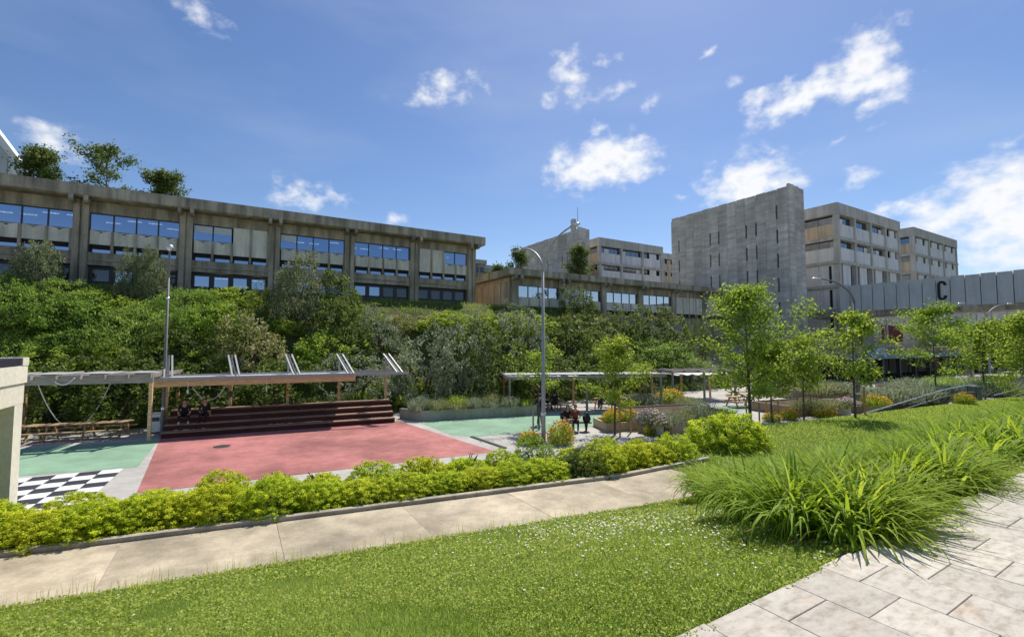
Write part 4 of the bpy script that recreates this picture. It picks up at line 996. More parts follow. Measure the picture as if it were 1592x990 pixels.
v, f, t = join_arrays([blade_arrays(base[m], rng.uniform(0, 6.28, m.sum()), (HN * (1 + .35 * (pat > .6)) * np.clip(.55 + (-UY * X + UX * Y - 1.75) * 1.5, .55, 1))[m], (.0055 * big * rng.uniform(.7, 1.4, n))[m], rng.uniform(.1, .8, m.sum()), rng.uniform(.1, .9, m.sum()), tint[m], kk) for m, kk in ((fx, 1), (~fx, 2))])
# * (1 + .35 * (pat > .6)) * np.clip(.55 + (-UY * X + UX * Y - 1.75) * 1.5, .55, 1), .0055 * big * rng.uniform(.7, 1.4, n), rng.uniform(.1, .8, n), rng.uniform(.1, .9, n), tint, 2)
tag(link('lawn_grass', npmesh('lawn_grass', v, f, 'l_grass', t)), kind='stuff')
n_grass = n
X, Y, d = lawn_points(420000, -11, 9.5, near, 1.5); n = len(X)
pc = np.sin(X * 1.1 + 2) * np.sin(Y * 1.4) + .5 * np.sin(X * 3.3 + Y * 2.2) > -.9; X, Y, d = X[pc], Y[pc], d[pc]; n = len(X)
Cn = np.stack([X, Y, Hf(X, Y) + rng.uniform(.015, .055, n)], 1)
v, f, t = leaf_arrays(Cn, .016 * np.clip(d / 3.4, .9, 2.2) * rng.uniform(.7, 1.3, n), np.clip(rng.normal(.6, .22, n), 0, 1), rng, .85, 1.2)
tag(link('clover_leaves', npmesh('clover_leaves', v, f, 'l_grass', t)), kind='stuff')
# daisies, thick beside the daylilies
X, Y, d = lawn_points(26000, -7, 9.3, lambda a: (np.full_like(a, 1.85), bpath(a) - .2), .6)
a = UX * X + UY * Y; b = -UY * X + UX * Y
w = np.exp(-((a - 5.0) / 1.3) ** 2) * 1.2 + .008; ok = rng.random(len(X)) < w * .27; X, Y, d = X[ok], Y[ok], d[ok]; n = len(X)
lst = []
for k in range(5):
    an = k * 2 * math.pi / 5
    Cn = np.stack([X + np.cos(an) * .006, Y + np.sin(an) * .006, Hf(X, Y) + .06 + .02 * np.sin(X * 77)], 1)
    lst.append(leaf_arrays(Cn, .0125 * np.clip(d / 4, 1, 1.6), np.full(n, .5), rng, .8, 2.5))
v, f, t = join_arrays(lst); tag(link('daisies', npmesh('daisies', v, f, 'white_petal', t)), kind='stuff')
# thin flowering stalks leaning over the path edge
a = rng.uniform(-8.5, 6, 900); b = bpath(a) - np.abs(rng.normal(size=900)) * .18 - .15; X = a * UX - b * UY; Y = a * UY + b * UX
base = np.stack([X, Y, Hf(X, Y) - .01], 1); lst = [blade_arrays(base, rng.uniform(0, 6.28, 900), rng.uniform(.10, .30, 900), np.full(900, .007), rng.uniform(0, .25, 900), rng.uniform(0, .4, 900), rng.uniform(.5, 1, 900), 3)]
v, f, t = join_arrays(lst); tag(link('edge_stalks', npmesh('edge_stalks', v, f, 'l_grass', t)), kind='stuff')
# farther lawn beyond the path
X, Y, d = lawn_points(125000, 9.0, 44, lambda a: (bpath(a) + np.where(a < 10.6, 2.0, .0), bpath(a) + np.interp(a, [9, 11, 14, 20, 46], [4.2, 4.2, 4.3, 4.5, 2.2]) + .8), .0); n = len(X)
base = np.stack([X, Y, Hf(X, Y) - .01], 1)
v, f, t = blade_arrays(base, rng.uniform(0, 6.28, n), rng.uniform(.05, .11, n), np.clip(.0018 * d, .018, .06), rng.uniform(.1, .8, n), rng.uniform(.1, .8, n), np.clip(rng.normal(.5, .22, n), 0, 1), 1)
tag(link('far_lawn_grass', npmesh('far_lawn_grass', v, f, 'l_far', t)), kind='stuff')

# ---- daylilies: arching strap leaves in clumps
def lily_arrays(seed, nb=210, L=.87, wd=.034, spread=.19):
    rng = np.random.default_rng(seed); az = rng.uniform(0, 6.28, nb); rr = np.sqrt(rng.random(nb)) * spread
    base = np.stack([np.cos(az) * rr, np.sin(az) * rr, np.full(nb, -.03)], 1); az2 = az + rng.normal(size=nb) * .5
    inner = rr / spread
    return blade_arrays(base, az2, L * rng.uniform(.6, 1.08, nb), wd * rng.uniform(.7, 1.25, nb), .03 + inner * .50 + rng.uniform(0, .15, nb), rng.uniform(1.2, 3.2, nb) * (.45 + .6 * inner), np.clip(rng.normal(.5, .2, nb), 0, 1), 7, 1.7)
LV = [lily_arrays(100 + k) for k in range(6)]
LM = [npmesh('lily_leaves', *LV[k][:2], 'l_lily', LV[k][2]) for k in range(6)]
def lily(label, a, b, s, k, multi=1):
    p = P(a, b); p.z = H1(p.x, p.y)
    t = thing('daylily_clump', label, 'plant', p, k * 1.3)
    for j in range(multi):
        an = j * 2.4; rr = .0 if multi == 1 else .30 * s
        link('leaves', LM[(k + j) % 6], t, (math.cos(an) * rr, math.sin(an) * rr, 0), an, (s, s, s * (1.0 if j % 2 else 1.06)))
    return t
lily('large fountain-shaped daylily clump nearest the camera, at the corner of lawn and paving', 4.85, 2.34, 1.0, 0, 6)
lily('daylily clump at the near end of the path, left of the front clump', 8.5, 5.95, 1.15, 1, 5)
lily('daylily clump behind and left of the large front clump', 5.6, 3.3, 1.0, 2, 4)
lily('daylily clump leaning over the paving right of the large front clump', 6.0, 2.42, .98, 3, 4)
lily('daylily clump on the paving edge near the right picture border', 7.2, 2.42, 1.0, 4, 4)
lst = []; rng = np.random.default_rng(31)
for a in np.arange(5.3, 22, .40):
    bw = min(2.7 + (a - 5.3) * 1.1, 6.1 - max(0, a - 9) * .03)
    for b in np.arange(2.46, bw, .40):
        aa = a + rng.normal() * .10; bb = b + rng.normal() * .10
        if (aa - 4.85) ** 2 + (bb - 2.34) ** 2 < .42 or (aa - 6.0) ** 2 + (bb - 2.42) ** 2 < .25 or (aa - 5.6) ** 2 + (bb - 3.3) ** 2 < .25: continue
        if aa > 10 and bb > 5.7 - (aa - 10) * .08: continue
        p = P(aa, bb); s = rng.uniform(.78, 1.05); arr = LV[int(rng.integers(6))]
        if a > 9: 
            v, f, t = lily_arrays(int(rng.integers(1e6)), 60, 1.0, .046)
            arr = (v, f, t)
        lst.append(xform(arr, (p.x, p.y, H1(p.x, p.y)), rng.uniform(0, 6.28), (s, s, s)))
v, f, t = join_arrays(lst); tag(link('daylily_bed', npmesh('daylily_bed', v, f, 'l_lily', t)), kind='stuff')

# ---- trees
def tree_geo(seed, H, R_, th, nl, leaf, per, tr=.09, airy=1.0, flatc=.55, clr=.30, aspect=.7):
    rr = random.Random(seed); rng = np.random.default_rng(seed); mb = MB(); cl = []
    lean = (rr.uniform(-.03, .03) * H, rr.uniform(-.03, .03) * H)
    tp = [(lean[0] * f * f + rr.uniform(-.02, .02) * H * f * .5, lean[1] * f * f, H * .93 * f - (.3 if f == 0 else 0)) for f in (0, .15, .3, .45, .6, .75, .9, 1)]
    mb.tube(tp, [tr * (1 - .88 * f) for f in (0, .15, .3, .45, .6, .75, .9, 1)], 7, False)
    def tpos(z):
        f = min(max(z / (H * .93), 0), 1) * 7; i = min(int(f), 6); w = f - i; return Vector(tp[max(i, 0)]).lerp(Vector(tp[i + 1]), w)
    for i in range(nl):
        f = i / max(1, nl - 1); z = th + (H * .90 - th) * f; az = i * 2.4 + rr.uniform(-.4, .4)
        prof = (math.sin(math.pi * (.18 + .78 * f)) ** .8) * (1 - .25 * f)
        Ln = R_ * 1.22 * prof * rr.uniform(.62, 1.2); el = rr.uniform(.18, .6) + f * .45
        p = tpos(z); d = Vector((math.cos(az) * math.cos(el), math.sin(az) * math.cos(el), math.sin(el))); pts = [p.copy()]
        for s in range(4):
            d = (d + Vector((rr.uniform(-.2, .2), rr.uniform(-.2, .2), rr.uniform(-.12, .14)))).normalized(); pts.append(pts[-1] + d * Ln / 4)
        r0 = tr * (.42 - .25 * f); mb.tube(pts, [r0, r0 * .8, r0 * .55, r0 * .35, r0 * .15], 5, False)
        for s in range(2, 5): cl.append(pts[s])
        for s in range(rr.randint(6, 9)):
            q = pts[rr.randint(1, 4)]; d2 = (d + Vector((rr.uniform(-1, 1), rr.uniform(-1, 1), rr.uniform(-.4, .7)))).normalized(); e = q + d2 * Ln * rr.uniform(.2, .5)
            mb.tube([q, (q + e) / 2 + Vector((0, 0, .03)), e], [r0 * .3, r0 * .2, r0 * .1], 4, False); cl += [e, (q + e) / 2]
    cl.append(Vector(tp[-1])); cl.append(Vector(tp[-2]))
    c = np.array([tuple(p) for p in cl]); keep = rng.random(len(c)) < airy; c = c[keep]
    tone = rng.normal(.5, .17, len(c)); idx = np.repeat(np.arange(len(c)), per); n = len(idx)
    Cn = c[idx] + rng.normal(size=(n, 3)) * clr * np.array([1, 1, flatc])
    v, f, t = leaf_arrays(Cn, leaf * rng.uniform(.65, 1.25, n), np.clip(tone[idx] + rng.normal(size=n) * .2, 0, 1), rng, aspect, .8)
    return mb, (v, f, t)
def tree(name, label, loc, seed, H, R_, th, nl, leaf, per, mat='l_tree', tr=.09, **k):
    mb, (v, f, t) = tree_geo(seed, H, R_, th, nl, leaf, per, tr, **k)
    o = thing(name, label, 'tree', loc, 0, 'young trees on the plaza' if name == 'young_tree' else 'trees behind the buildings')
    mb.build('trunk', 'bark', o, smooth=True); link('crown', npmesh('crown', v, f, mat, t), o)
    return o
def tree_px(name, label, u, vb, vt, hw, vth, seed, nl, leaf, per, **k):
    p = hit(u, vb); s = px_m(p); H = (vb - vt) / s; tree(name, label, p, seed, H, hw / s, (vb - vth) / s, nl, leaf, per, **k); return p
tree_px('young_tree', 'largest leafy green tree on the plaza, in front of the slotted tower', 1167, 664, 448, 68, 628, 1, 30, .15, 22, tr=.10, clr=.25, flatc=.55, airy=.85)
tree_px('young_tree', 'slender bright green tree rising from the orange flower bed left of the bin', 956, 676, 526, 40, 640, 2, 20, .125, 16, tr=.06, clr=.20)
tree_px('young_tree', 'sparse small tree just left of the middle street lamp', 838, 668, 548, 42, 612, 3, 12, .12, 12, tr=.05, clr=.17, airy=.7)
tree_px('young_tree', 'medium green tree right behind the largest plaza tree', 1200, 655, 540, 44, 622, 4, 19, .15, 18, tr=.06, clr=.23, flatc=.7)
tree_px('young_tree', 'low spreading green tree with dark trunk left of the right street lamp', 1250, 652, 528, 48, 612, 5, 19, .14, 17, tr=.06, clr=.23)
tree_px('young_tree', 'open-branched tree in tiers wrapped round the right street lamp', 1330, 650, 482, 46, 606, 6, 16, .15, 16, tr=.06, clr=.22, airy=.8, flatc=.4)
tree_px('young_tree', 'slim tree in front of the footbridge below its letter', 1456, 626, 476, 46, 584, 7, 17, .17, 18, tr=.07, clr=.26, flatc=.5)
tree_px('young_tree', 'bushy tree between the slim tree and the right picture edge', 1532, 622, 500, 44, 590, 8, 17, .17, 18, tr=.07, clr=.27, flatc=.6)
tree_px('young_tree', 'tree cut by the right picture edge in front of the footbridge', 1598, 622, 490, 44, 588, 9, 17, .18, 18, tr=.07, clr=.27, flatc=.6)
def tree_at(label, u, vt, vb, hw, Y, seed, nl=18, per=24, leaf=.28, **k):
    top = atY(u, vt, Y); bt = atY(u, vb, Y); s = F / Y
    zb = 7.0; H = top.z - zb
    tree('background_tree', label, (top.x, top.y, zb), seed, H, hw / s, max(.5, bt.z - zb - 3.0), nl, leaf, per, mat='l_treed', tr=.16, **k)
for k, (u, hgt) in enumerate(((1528, 8.6), (1572, 8.0), (1618, 9.0))):
    p = atY(u, 535, 74); tree('background_tree', ['dark tree behind the canopy left of its two neighbours, under the white gallery', 'middle dark tree of three under the white gallery', 'dark tree at the right picture edge under the white gallery'][k], (p.x, p.y, 0), 61 + k, hgt, 4.2, .8, 24, .42, 22, mat='l_treed', tr=.16, clr=.55, flatc=.9)
tree_at('dense dark green treetop nearest the white roof above the long building', 78, 218, 285, 25, 52, 31, clr=.42, flatc=.8)
tree_at('open forked treetop in the middle of three above the long building', 176, 216, 300, 50, 55, 32, 13, 30, clr=.36, flatc=.8, airy=.62)
tree_at('smallest rounded treetop right of three above the long building', 250, 256, 305, 30, 56, 33, 12, 32, clr=.36, flatc=.8)
tree_at('dark tree behind the roof of the low building under the lamp arm', 806, 382, 430, 20, 72, 34, 10, 30, clr=.36, flatc=.9)
tree_at('narrow green tree between the distant tower and the three-bay office block', 898, 378, 430, 20, 76, 35, 12, 34, clr=.42, flatc=1.0)
tree_at('small dark treetop left of the one under the lamp arm', 776, 408, 432, 16, 74, 36, 8, 26, clr=.36, flatc=.8)

# a few dead straws in the front clump
rng = np.random.default_rng(77); n = 46; az = rng.uniform(3.4, 6.6, n)
fc = [o for o in bpy.data.objects if o.name == 'daylily_clump'][0]
base = np.stack([np.cos(az) * .34, np.sin(az) * .34, np.full(n, .0)], 1)
v, f, t = blade_arrays(base, az + rng.normal(size=n) * .4, rng.uniform(.35, .7, n), rng.uniform(.012, .02, n), rng.uniform(.7, 1.2, n), rng.uniform(.3, 1.2, n), np.full(n, .5), 5)
M['dead'] = plain('dead_straw', (.34, .24, .11), .9)
tag(link('dead_leaves', npmesh('dead_leaves', v, f, 'dead', t), fc), kind='stuff')
# ------------------------------------------------------------------ plaza things
def fr(p0, p1): return math.atan2(p1.y - p0.y, p1.x - p0.x)
# ---- bleachers
S0 = Vector((-16.75, 22.35, 0)); S1 = Vector((-6.75, 27.0, 0)); LS = (S1 - S0).length; SROT = fr(S0, S1)
bl = thing('bleachers', 'four-tier red-brown timber bleachers along the back of the red floor', 'bleachers', S0, SROT)
for i in range(4):
    y = .55 * i; z1 = .28 * (i + 1)
    for k in range(3):
        xa = k * LS / 3 + .01; xb = (k + 1) * LS / 3 - .01
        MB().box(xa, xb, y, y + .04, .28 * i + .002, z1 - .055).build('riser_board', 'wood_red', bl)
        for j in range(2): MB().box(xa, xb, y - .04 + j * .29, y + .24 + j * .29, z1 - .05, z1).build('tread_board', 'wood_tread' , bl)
for k in range(4):
    x = k * LS / 3; x0 = min(max(x - .04, 0), LS - .08)
    MB().prism([(.05, 0), (2.15, 0), (2.15, 1.06), (1.66, 1.06), (1.66, .78), (1.11, .78), (1.11, .50), (.56, .50), (.56, .22), (.05, .22)], x0, x0 + .08, 'x').build('stringer', 'wood_red', bl)
# ---- stage shelter with stayed roof
ss = thing('stage_shelter', 'timber shelter over the bleachers with a thin roof hung from paired metal stays', 'shelter', S0, SROT)
PX = (-.3, 2.55, 5.38, 8.14, 10.87); ZR = 2.72
for x in PX:
    MB().box(x - .07, x + .07, 2.34, 2.48, 0, 2.62).build('post', 'wood_tan', ss)
    MB().box(x - .05, x + .05, 2.36, 2.46, 2.62, 3.92).build('mast', 'steel', ss)
    for d in (-.16, .16): MB().bar((x + d, 2.38, 3.88), (x + .45 + d, .28, 2.83), .075, .11).build('stay', 'steel', ss)
    MB().bar((x, 2.38, 3.80), (x + .45, .3, 2.80), .06, .08).build('stay_rod', 'steel_dark', ss)
MB().box(-.55, 11.85, .24, .32, ZR, ZR + .16).build('front_beam', 'steel', ss)
MB().box(-.55, 11.85, 2.49, 2.57, ZR + .02, ZR + .18).build('back_beam', 'steel', ss)
for k in range(8):
    xa = -.5 + k * 1.17; MB().box(xa + .012, xa + 1.16, .33, 2.48, ZR + .06, ZR + .10).build('roof_sheet', 'polycarb', ss)
MB().box(-.45, 8.86, .42, .50, ZR - .30, ZR + .05).build('fascia_board', 'wood_tan', ss)
MB().box(-.45, 8.86, 2.25, 2.32, ZR - .26, ZR + .05).build('fascia_board', 'wood_tan', ss)
for k in range(10):
    x = -.4 + k * 1.02; MB().box(x, x + .07, .51, 2.24, ZR - .22, ZR + .05).build('joist', 'wood_tan', ss)
MB().box(2.42, 2.68, 2.20, 2.33, 1.62, 1.95).build('socket_box', 'steel_dark', ss)
def catenary(p, q, sag, n=10): return [Vector(p).lerp(Vector(q), i / n) - Vector((0, 0, sag * 4 * (i / n) * (1 - i / n))) for i in range(n + 1)]
wl = lambda x, y, z: S0 + Vector((x * math.cos(SROT) - y * math.sin(SROT), x * math.sin(SROT) + y * math.cos(SROT), z))
tag(MB().tube(catenary(wl(.95, 1.2, 2.45), wl(2.5, 1.4, 2.45), .85), .022, 5).build('hanging_cable', 'white'), 'pale cable hanging in a loop under the left end of the stage shelter roof', 'cable')
for x, lab in ((.95, 'left'), (4.4, 'middle')):
    o = MB().tube([wl(x, .33, 2.72), wl(x, .36, 2.22)], [.012, .012], 5).tube([wl(x, .36, 2.24), wl(x, .36, 2.05)], [.045, .03], 6).build('pendant_lamp', 'white'); tag(o, f'small white pendant under the {lab} part of the stage shelter roof edge', 'lamp', 'pendants under the shelter roof')
# ---- picnic pergola at the left
def pergola(name, label, loc, rot, L, D, H, nj, nposts, mat_post='wood_grey', roof=None, beam='wood_grey', bh=.30, group=None, ov=.35):
    t = thing(name, label, 'pergola', loc, rot, group)
    for i in range(nposts):
        x = L * i / (nposts - 1)
        for y in (0, D):
            MB().box(x - .065, x + .065, y - .065, y + .065, 0, H - bh).build('post', mat_post if y == 0 else 'wood_post', t)
            if y == D: 
                for s in (-1, 1): MB().bar((x + s * .06, y, H - bh - .5), (x + s * .5, y, H - bh - .02), .06, .08).build('brace', 'wood_post', t)
    for y in (0, D): MB().box(-ov, L + ov, y - .05, y + .05, H - bh + .002, H - .08).build('beam', beam, t)
    for k in range(nj):
        x = -ov * .7 + (L + 1.4 * ov) * k / (nj - 1); MB().box(x - .03, x + .03, -.35, D + .35, H - .18, H).build('rafter', beam, t)
    if roof:
        n = max(4, int(L / 1.1))
        for k in range(n): MB().box(-.2 + (L + .4) * k / n + .01, -.2 + (L + .4) * (k + 1) / n - .01, .1, D * .6, H + .003, H + .03).build('roof_sheet', roof, t)
    return t
PG = Vector((-16.95, 21.9, 0)); pr = R(19)
lp = PG + Vector((-8.6 * math.cos(pr), -8.6 * math.sin(pr), 0))
pg = pergola('picnic_pergola', 'open grey timber pergola over the long picnic tables between kiosk and stage', lp, pr, 8.6, 3.6, 3.12, 11, 2, 'wood_tan', None, 'wood_grey', .40, None, .08)
MB().box(-.4, 8.7, -.12, -.052, 2.70, 3.10).build('fascia_board', 'wood_grey', pg); MB().box(2.1, 2.24, 3.5, 3.64, 0, 2.71).build('post', 'wood_post', pg)
for k in range(5): MB().box(.3 + k * 1.75, 1.6 + k * 1.75, .4, 2.2, 3.122, 3.15).build('roof_sheet', 'polycarb', pg)
gl = lambda x, y, z: lp + Vector((x * math.cos(pr) - y * math.sin(pr), x * math.sin(pr) + y * math.cos(pr), z))
tag(MB().tube(catenary(gl(5.1, -.2, 2.86), gl(5.8, -.2, 3.0), .22), .03, 5).build('hanging_cable', 'white'), 'short white cable loop hanging from the front beam of the picnic pergola', 'cable')
tag(MB().tube(catenary(gl(3.4, 2.0, 2.7), gl(5.9, 3.0, 2.7), 2.3, 16), .022, 5).build('hanging_cable', 'white'), 'long thin cable drooping behind the picnic tables', 'cable')
def picnic_table(label, loc, rot, L, group):
    t = thing('picnic_table', label, 'picnic table', loc, rot, group)
    for k in range(5): MB().box(0, L, -.38 + k * .155, -.38 + k * .155 + .145, .70, .745).build('top_plank', 'wood_table', t)
    for s in (-1, 1):
        for j in range(2): MB().box(0, L, s * .72 - .14 + j * .145, s * .72 - .005 + j * .145, .41, .45).build('seat_plank', 'wood_table', t)
    n = max(2, int(L / 1.5) + 1)
    for i in range(n):
        x = .25 + (L - .5) * i / (n - 1)
        for s in (-1, 1): MB().bar((x, s * .25, .695), (x, s * .66, 0), .05, .10).build('leg', 'wood_post', t)
        MB().box(x - .05, x - .001 - .026, -.80, .80, .33, .405).build('cross_beam', 'wood_post', t); MB().box(x - .05, x - .027, -.36, .36, .62, .695).build('cross_beam', 'wood_post', t)
    return t
tl = atZ(40, 693, 0)
picnic_table('long timber picnic table nearest the kiosk under the left pergola', gl(.5, 1.5, 0), pr + R(2), 3.3, 'picnic tables under the left pergola')
picnic_table('long timber picnic table right of the other, in the middle of the left pergola', gl(3.95, 1.6, 0), pr + R(2), 3.3, 'picnic tables under the left pergola')
# white bin / cabinet beside the pergola post
p = atZ(239, 674, 0)
wb = thing('white_cabinet', 'small white cabinet standing behind the front pergola post', 'cabinet', p, pr)
MB().box(-.3, .3, 0, .45, .08, .98).build('body', 'white', wb, bevel=.02); MB().box(-.33, .33, -.03, .48, .985, 1.03).build('lid', 'steel', wb); MB().box(-.22, .22, -.02, -.002, .62, .82).build('slot_panel', 'steel_dark', wb)
for x in (-.24, .24): MB().box(x - .03, x + .03, .05, .4, 0, .079).build('foot', 'steel_dark', wb)
# ---- concrete kiosk at the left edge
kl = Vector((-11.5, 11.05, 0)); kr = PHI
kk = thing('concrete_kiosk', 'sunlit cream concrete kiosk with dark roof edge cut by the left picture border', 'kiosk', kl, kr)
MB().box(-4, 0, -7, 0, 3.60, 4.0).build('upper_fascia', 'conc_cream', kk); MB().box(-4, -.035, -7, -.03, 3.12, 3.585).build('lower_fascia', 'conc_cream', kk)
MB().box(-3.9, -.01, -6.9, -.36, 4.001, 4.17).build('roof_membrane', 'navy', kk); MB().box(-3.9, .01, -.35, .02, 4.002, 4.19).build('roof_edge', 'conc_cream', kk)
for y in (-6.3, -3.6, -.52): MB().box(-.42, -.04, y, y + .48, -.1, 3.118).build('post', 'conc_cream', kk)
MB().box(-1.5, -1.3, -7, -.1, -.1, 3.117).build('side_wall', 'conc_light', kk)
for y in (-5.2, -2.6, -1.5): MB().box(-1.299, -1.12, y, y + .22, -.1, 3.116).build('pilaster', 'conc', kk)
# ---- street lamps
def lamp(label, base, H, arms, r=.085, globe=False, mat='steel', arm_l=2.65):
    t = thing('street_lamp', label, 'street lamp', base, 0, 'street lamps')
    zs = H - 1.45
    MB().lathe([(.15, 0), (.15, .06), (.11, .10), (r, .5), (r * .95, 1.2), (r * .6, zs)], 10).build('pole', mat, t, smooth=True)
    MB().box(-.06, .06, -r - .012, -r + .02, .55, .95).build('access_door', mat, t)
    MB().lathe([(r + .02, .0), (r + .02, .12)], 10, (0, 0, 1.25)).build('collar', 'alu', t)
    for dx, dy in arms:
        pts = []
        for i in range(11):
            f = i / 10; an = f * math.pi / 2
            pts.append((dx * arm_l * (1 - math.cos(an)) ** .9, dy * arm_l * (1 - math.cos(an)) ** .9, zs + (H - zs) * math.sin(an)))
        MB().tube(pts, [r * .58 - r * .22 * i / 10 for i in range(11)], 7).build('arm', mat, t, smooth=True)
        rot = math.atan2(dy, dx); e = Vector(pts[-1])
        hm = MB(); prof = [(0, .05, .05), (.12, .10, .07), (.4, .14, .085), (.62, .12, .06), (.70, .04, .03)]; n = 8; b0 = 0
        for (x, w, h) in prof:
            for k in range(n):
                a = 2 * math.pi * k / n; hm.v.append((x, w * math.cos(a), h * math.sin(a) * (1 if math.sin(a) > 0 else .5)))
        for i in range(len(prof) - 1):
            for k in range(n): hm.f.append((i * n + k, i * n + (k + 1) % n, (i + 1) * n + (k + 1) % n, (i + 1) * n + k))
        hm.f.append(tuple(range(n - 1, -1, -1))); hm.f.append(tuple(range((len(prof) - 1) * n, len(prof) * n)))
        o = hm.build('lamp_head', 'alu', t, smooth=True); o.location = e - Vector((dx, dy, 0)) * .1; o.rotation_euler = (0, 0, rot)
    if globe:
        MB().lathe([(.03, 0), (.12, .05), (.17, .16), (.15, .27), (.08, .34), (.01, .36)], 12, (0, 0, H - .1)).build('lamp_head', 'alu', t, smooth=True)
        MB().tube([(0, 0, zs - .02), (0, 0, H - .08)], [r * .6, r * .5], 8).build('upper_pole', mat, t)
        MB().lathe([(.04, 0), (.085, .04), (.085, .10), (.04, .14)], 10, (0, 0, 6.75)).build('ring', 'alu', t)
    return t
d = Vector((1.04, -2.45)).normalized()
lamp('tall grey street lamp with two curved arms in the middle of the plaza', atZ(845, 688, 0), 9.38, [(d.x, d.y), (-d.x, -d.y)], .10)
lamp('slim grey street lamp with a single round head between pergola and stage', atZ(252, 676, 0), 9.3, [], .085, True, 'grey_paint')
lamp('dark street lamp with one arm reaching left, in front of the slotted tower base', atY(1335, 643, 30.5) * 1.0, 8.75, [(-.97, -.25)], .13, False, 'grey_paint', 2.75)
p = atY(1540, 600, 45); p.z = 0
lamp('distant twin-armed street lamp in front of the footbridge at the right', p, 8.45, [(-.97, -.1), (.97, .1)], .10, False, 'steel', 2.5)
# ---- raised planters with mixed planting
def plant_arrays(seed, r, h, n, leaf, fl=None):
    rng = np.random.default_rng(seed); az = rng.uniform(0, 6.28, n); rr = np.sqrt(rng.random(n)) * r
    base = np.stack([np.cos(az) * rr, np.sin(az) * rr, np.zeros(n)], 1)
    return blade_arrays(base, az, h * rng.uniform(.5, 1.1, n), np.full(n, leaf), rng.uniform(0, .5, n), rng.uniform(0, .9, n), np.clip(rng.normal(.5, .22, n), 0, 1), 2)
PMESH = {}
def plant_parts(kind, seed):
    k = (kind, seed)
    if k not in PMESH:
        rng = np.random.default_rng(seed + 500); L_ = []
        mat = {'orange': 'l_bright', 'silver': 'l_silver', 'pink': 'l_stem', 'grass': 'l_stem', 'green': 'l_bright'}[kind]
        a1 = bush_arrays(seed + 300, 120, 14, .10, .10, 6, .9, .4, .6); L_.append(a1)
        L_.append(plant_arrays(seed, .85, 1.15, 260, .03))
        v, f, t = join_arrays(L_); leafm = npmesh(kind + '_leaves', v, f, mat, t); flm = None
        if kind in ('orange', 'pink'):
            n = 230; d = norm(rng.normal(size=(n * 3, 3))); d = d[d[:, 2] > .15][:n]; c = d * rng.uniform(.85, 1.12, (len(d), 1)); c[:, 2] = c[:, 2] * .95 + .1
            c = np.repeat(c, 5, 0); an = np.tile(np.arange(5) * 1.2566, len(d)); c = c + np.stack([np.cos(an) * .03, np.sin(an) * .03, np.zeros(len(an))], 1)
            v, f, t = leaf_arrays(c, .12, np.full(len(c), .5), rng, .8, 2.0); flm = npmesh('flowers', v, f, 'orange' if kind == 'orange' else 'pinkwhite', t)
        PMESH[k] = (leafm, flm)
    return PMESH[k]
def plant(kind, label, loc, r, h, seed, group=None):
    lm, fm = plant_parts(kind, seed % 3)
    t = thing({'orange': 'flowering_plant', 'pink': 'flowering_plant', 'silver': 'silver_plant', 'grass': 'grassy_plant', 'green': 'leafy_plant'}[kind], label, 'plant', loc, seed * 1.1, group)
    link('leaves', lm, t, None, None, (r, r, h)); 
    if fm: tag(link('flowers', fm, t, None, None, (r, r, h)), kind='stuff')
    return t
def planter(label, pts, h, mat, thick=.12, wet=True):
    """raised bed: one wall board per side, soil inside"""
    c = sum(pts, Vector()) / len(pts); t = thing('raised_planter', label, 'planter', (c.x, c.y, 0))
    n = len(pts); ins = [p + (c - p).normalized() * thick * 1.5 for p in pts]
    for i in range(n):
        a, b = pts[i] - c, pts[(i + 1) % n] - c; ai, bi = ins[i] - c, ins[(i + 1) % n] - c
        mb = MB(); lo = -.02
        e = (b - a).normalized() * .004
        q = [(a + e), (b - e), (bi - e), (ai + e)]
        mb.prism([(x.x, x.y) for x in q], lo, h, 'z'); mb.build('side_wall', mat, t)
    mb = MB(); mb.quad(*[(p.x - c.x, p.y - c.y, h - .08) for p in ins]); mb.build('soil_fill', 'soil', t)
    return t
M['pl_conc'] = concrete('planter_concrete', (.40, .385, .31), .2, .2); M['pl_tan'] = concrete('planter_sandstone', (.56, .43, .29), .15, .15); M['pl_brown'] = concrete('planter_brown', (.36, .27, .19), .15, .2)
A0 = zpt(655, 655); A1 = zpt(838, 645); A2 = zpt(621, 650); A3 = A1 + (A2 - A0) * 1.0
planter('long low concrete planter of grey-green plants right of the bleachers', [A0, A1, A3, A2], .60, 'pl_conc')
for i in range(13):
    f = (i + .5) / 13; g = .35 + .35 * (i % 2); p = A0.lerp(A1, f).lerp(A2.lerp(A3, f), g); p.z = .5
    kd = ['silver', 'silver', 'grass', 'silver', 'grass', 'green', 'silver'][i % 7]
    plant(kd, f'{ORD[i]} tuft from the bleachers in the long concrete planter, ' + {'silver': 'silvery', 'grass': 'pale grassy', 'green': 'fresh green'}[kd], p, .62 + .2 * ((i * 5) % 3) / 2, .5 + .35 * ((i * 7) % 4) / 3, i, 'tufts in the long concrete planter')
# flower box and beds by the slender tree
B0, B1 = zpt(943, 672), zpt(1000, 668); dv = Vector((-.35, 1.9, 0))
planter('square timber-sided bed of orange flowers round the slender tree', [B0, B1, B1 + dv, B0 + dv], .45, 'pl_tan')
for i, (f, g, lab) in enumerate(((.2, .2, 'left front'), (.75, .2, 'right front'), (.5, .7, 'back'))):
    p = B0.lerp(B1, f) + dv * g; p.z = .38; plant('orange', f'orange flowers at the {lab} of the bed round the slender tree', p, .5, .6, i, 'orange flowers round the slender tree')
for i, (u, v, r, h, lab) in enumerate(((872, 690, .62, .95, 'tall orange flowers just right of the lamp post foot'), (824, 690, .55, .55, 'low pale orange flowers left of the lamp post foot'), (1012, 676, .35, .5, 'small orange flowers left of the grey bin'))):
    p = hit(u, v); plant('orange', lab, p, r, h, i + 1)
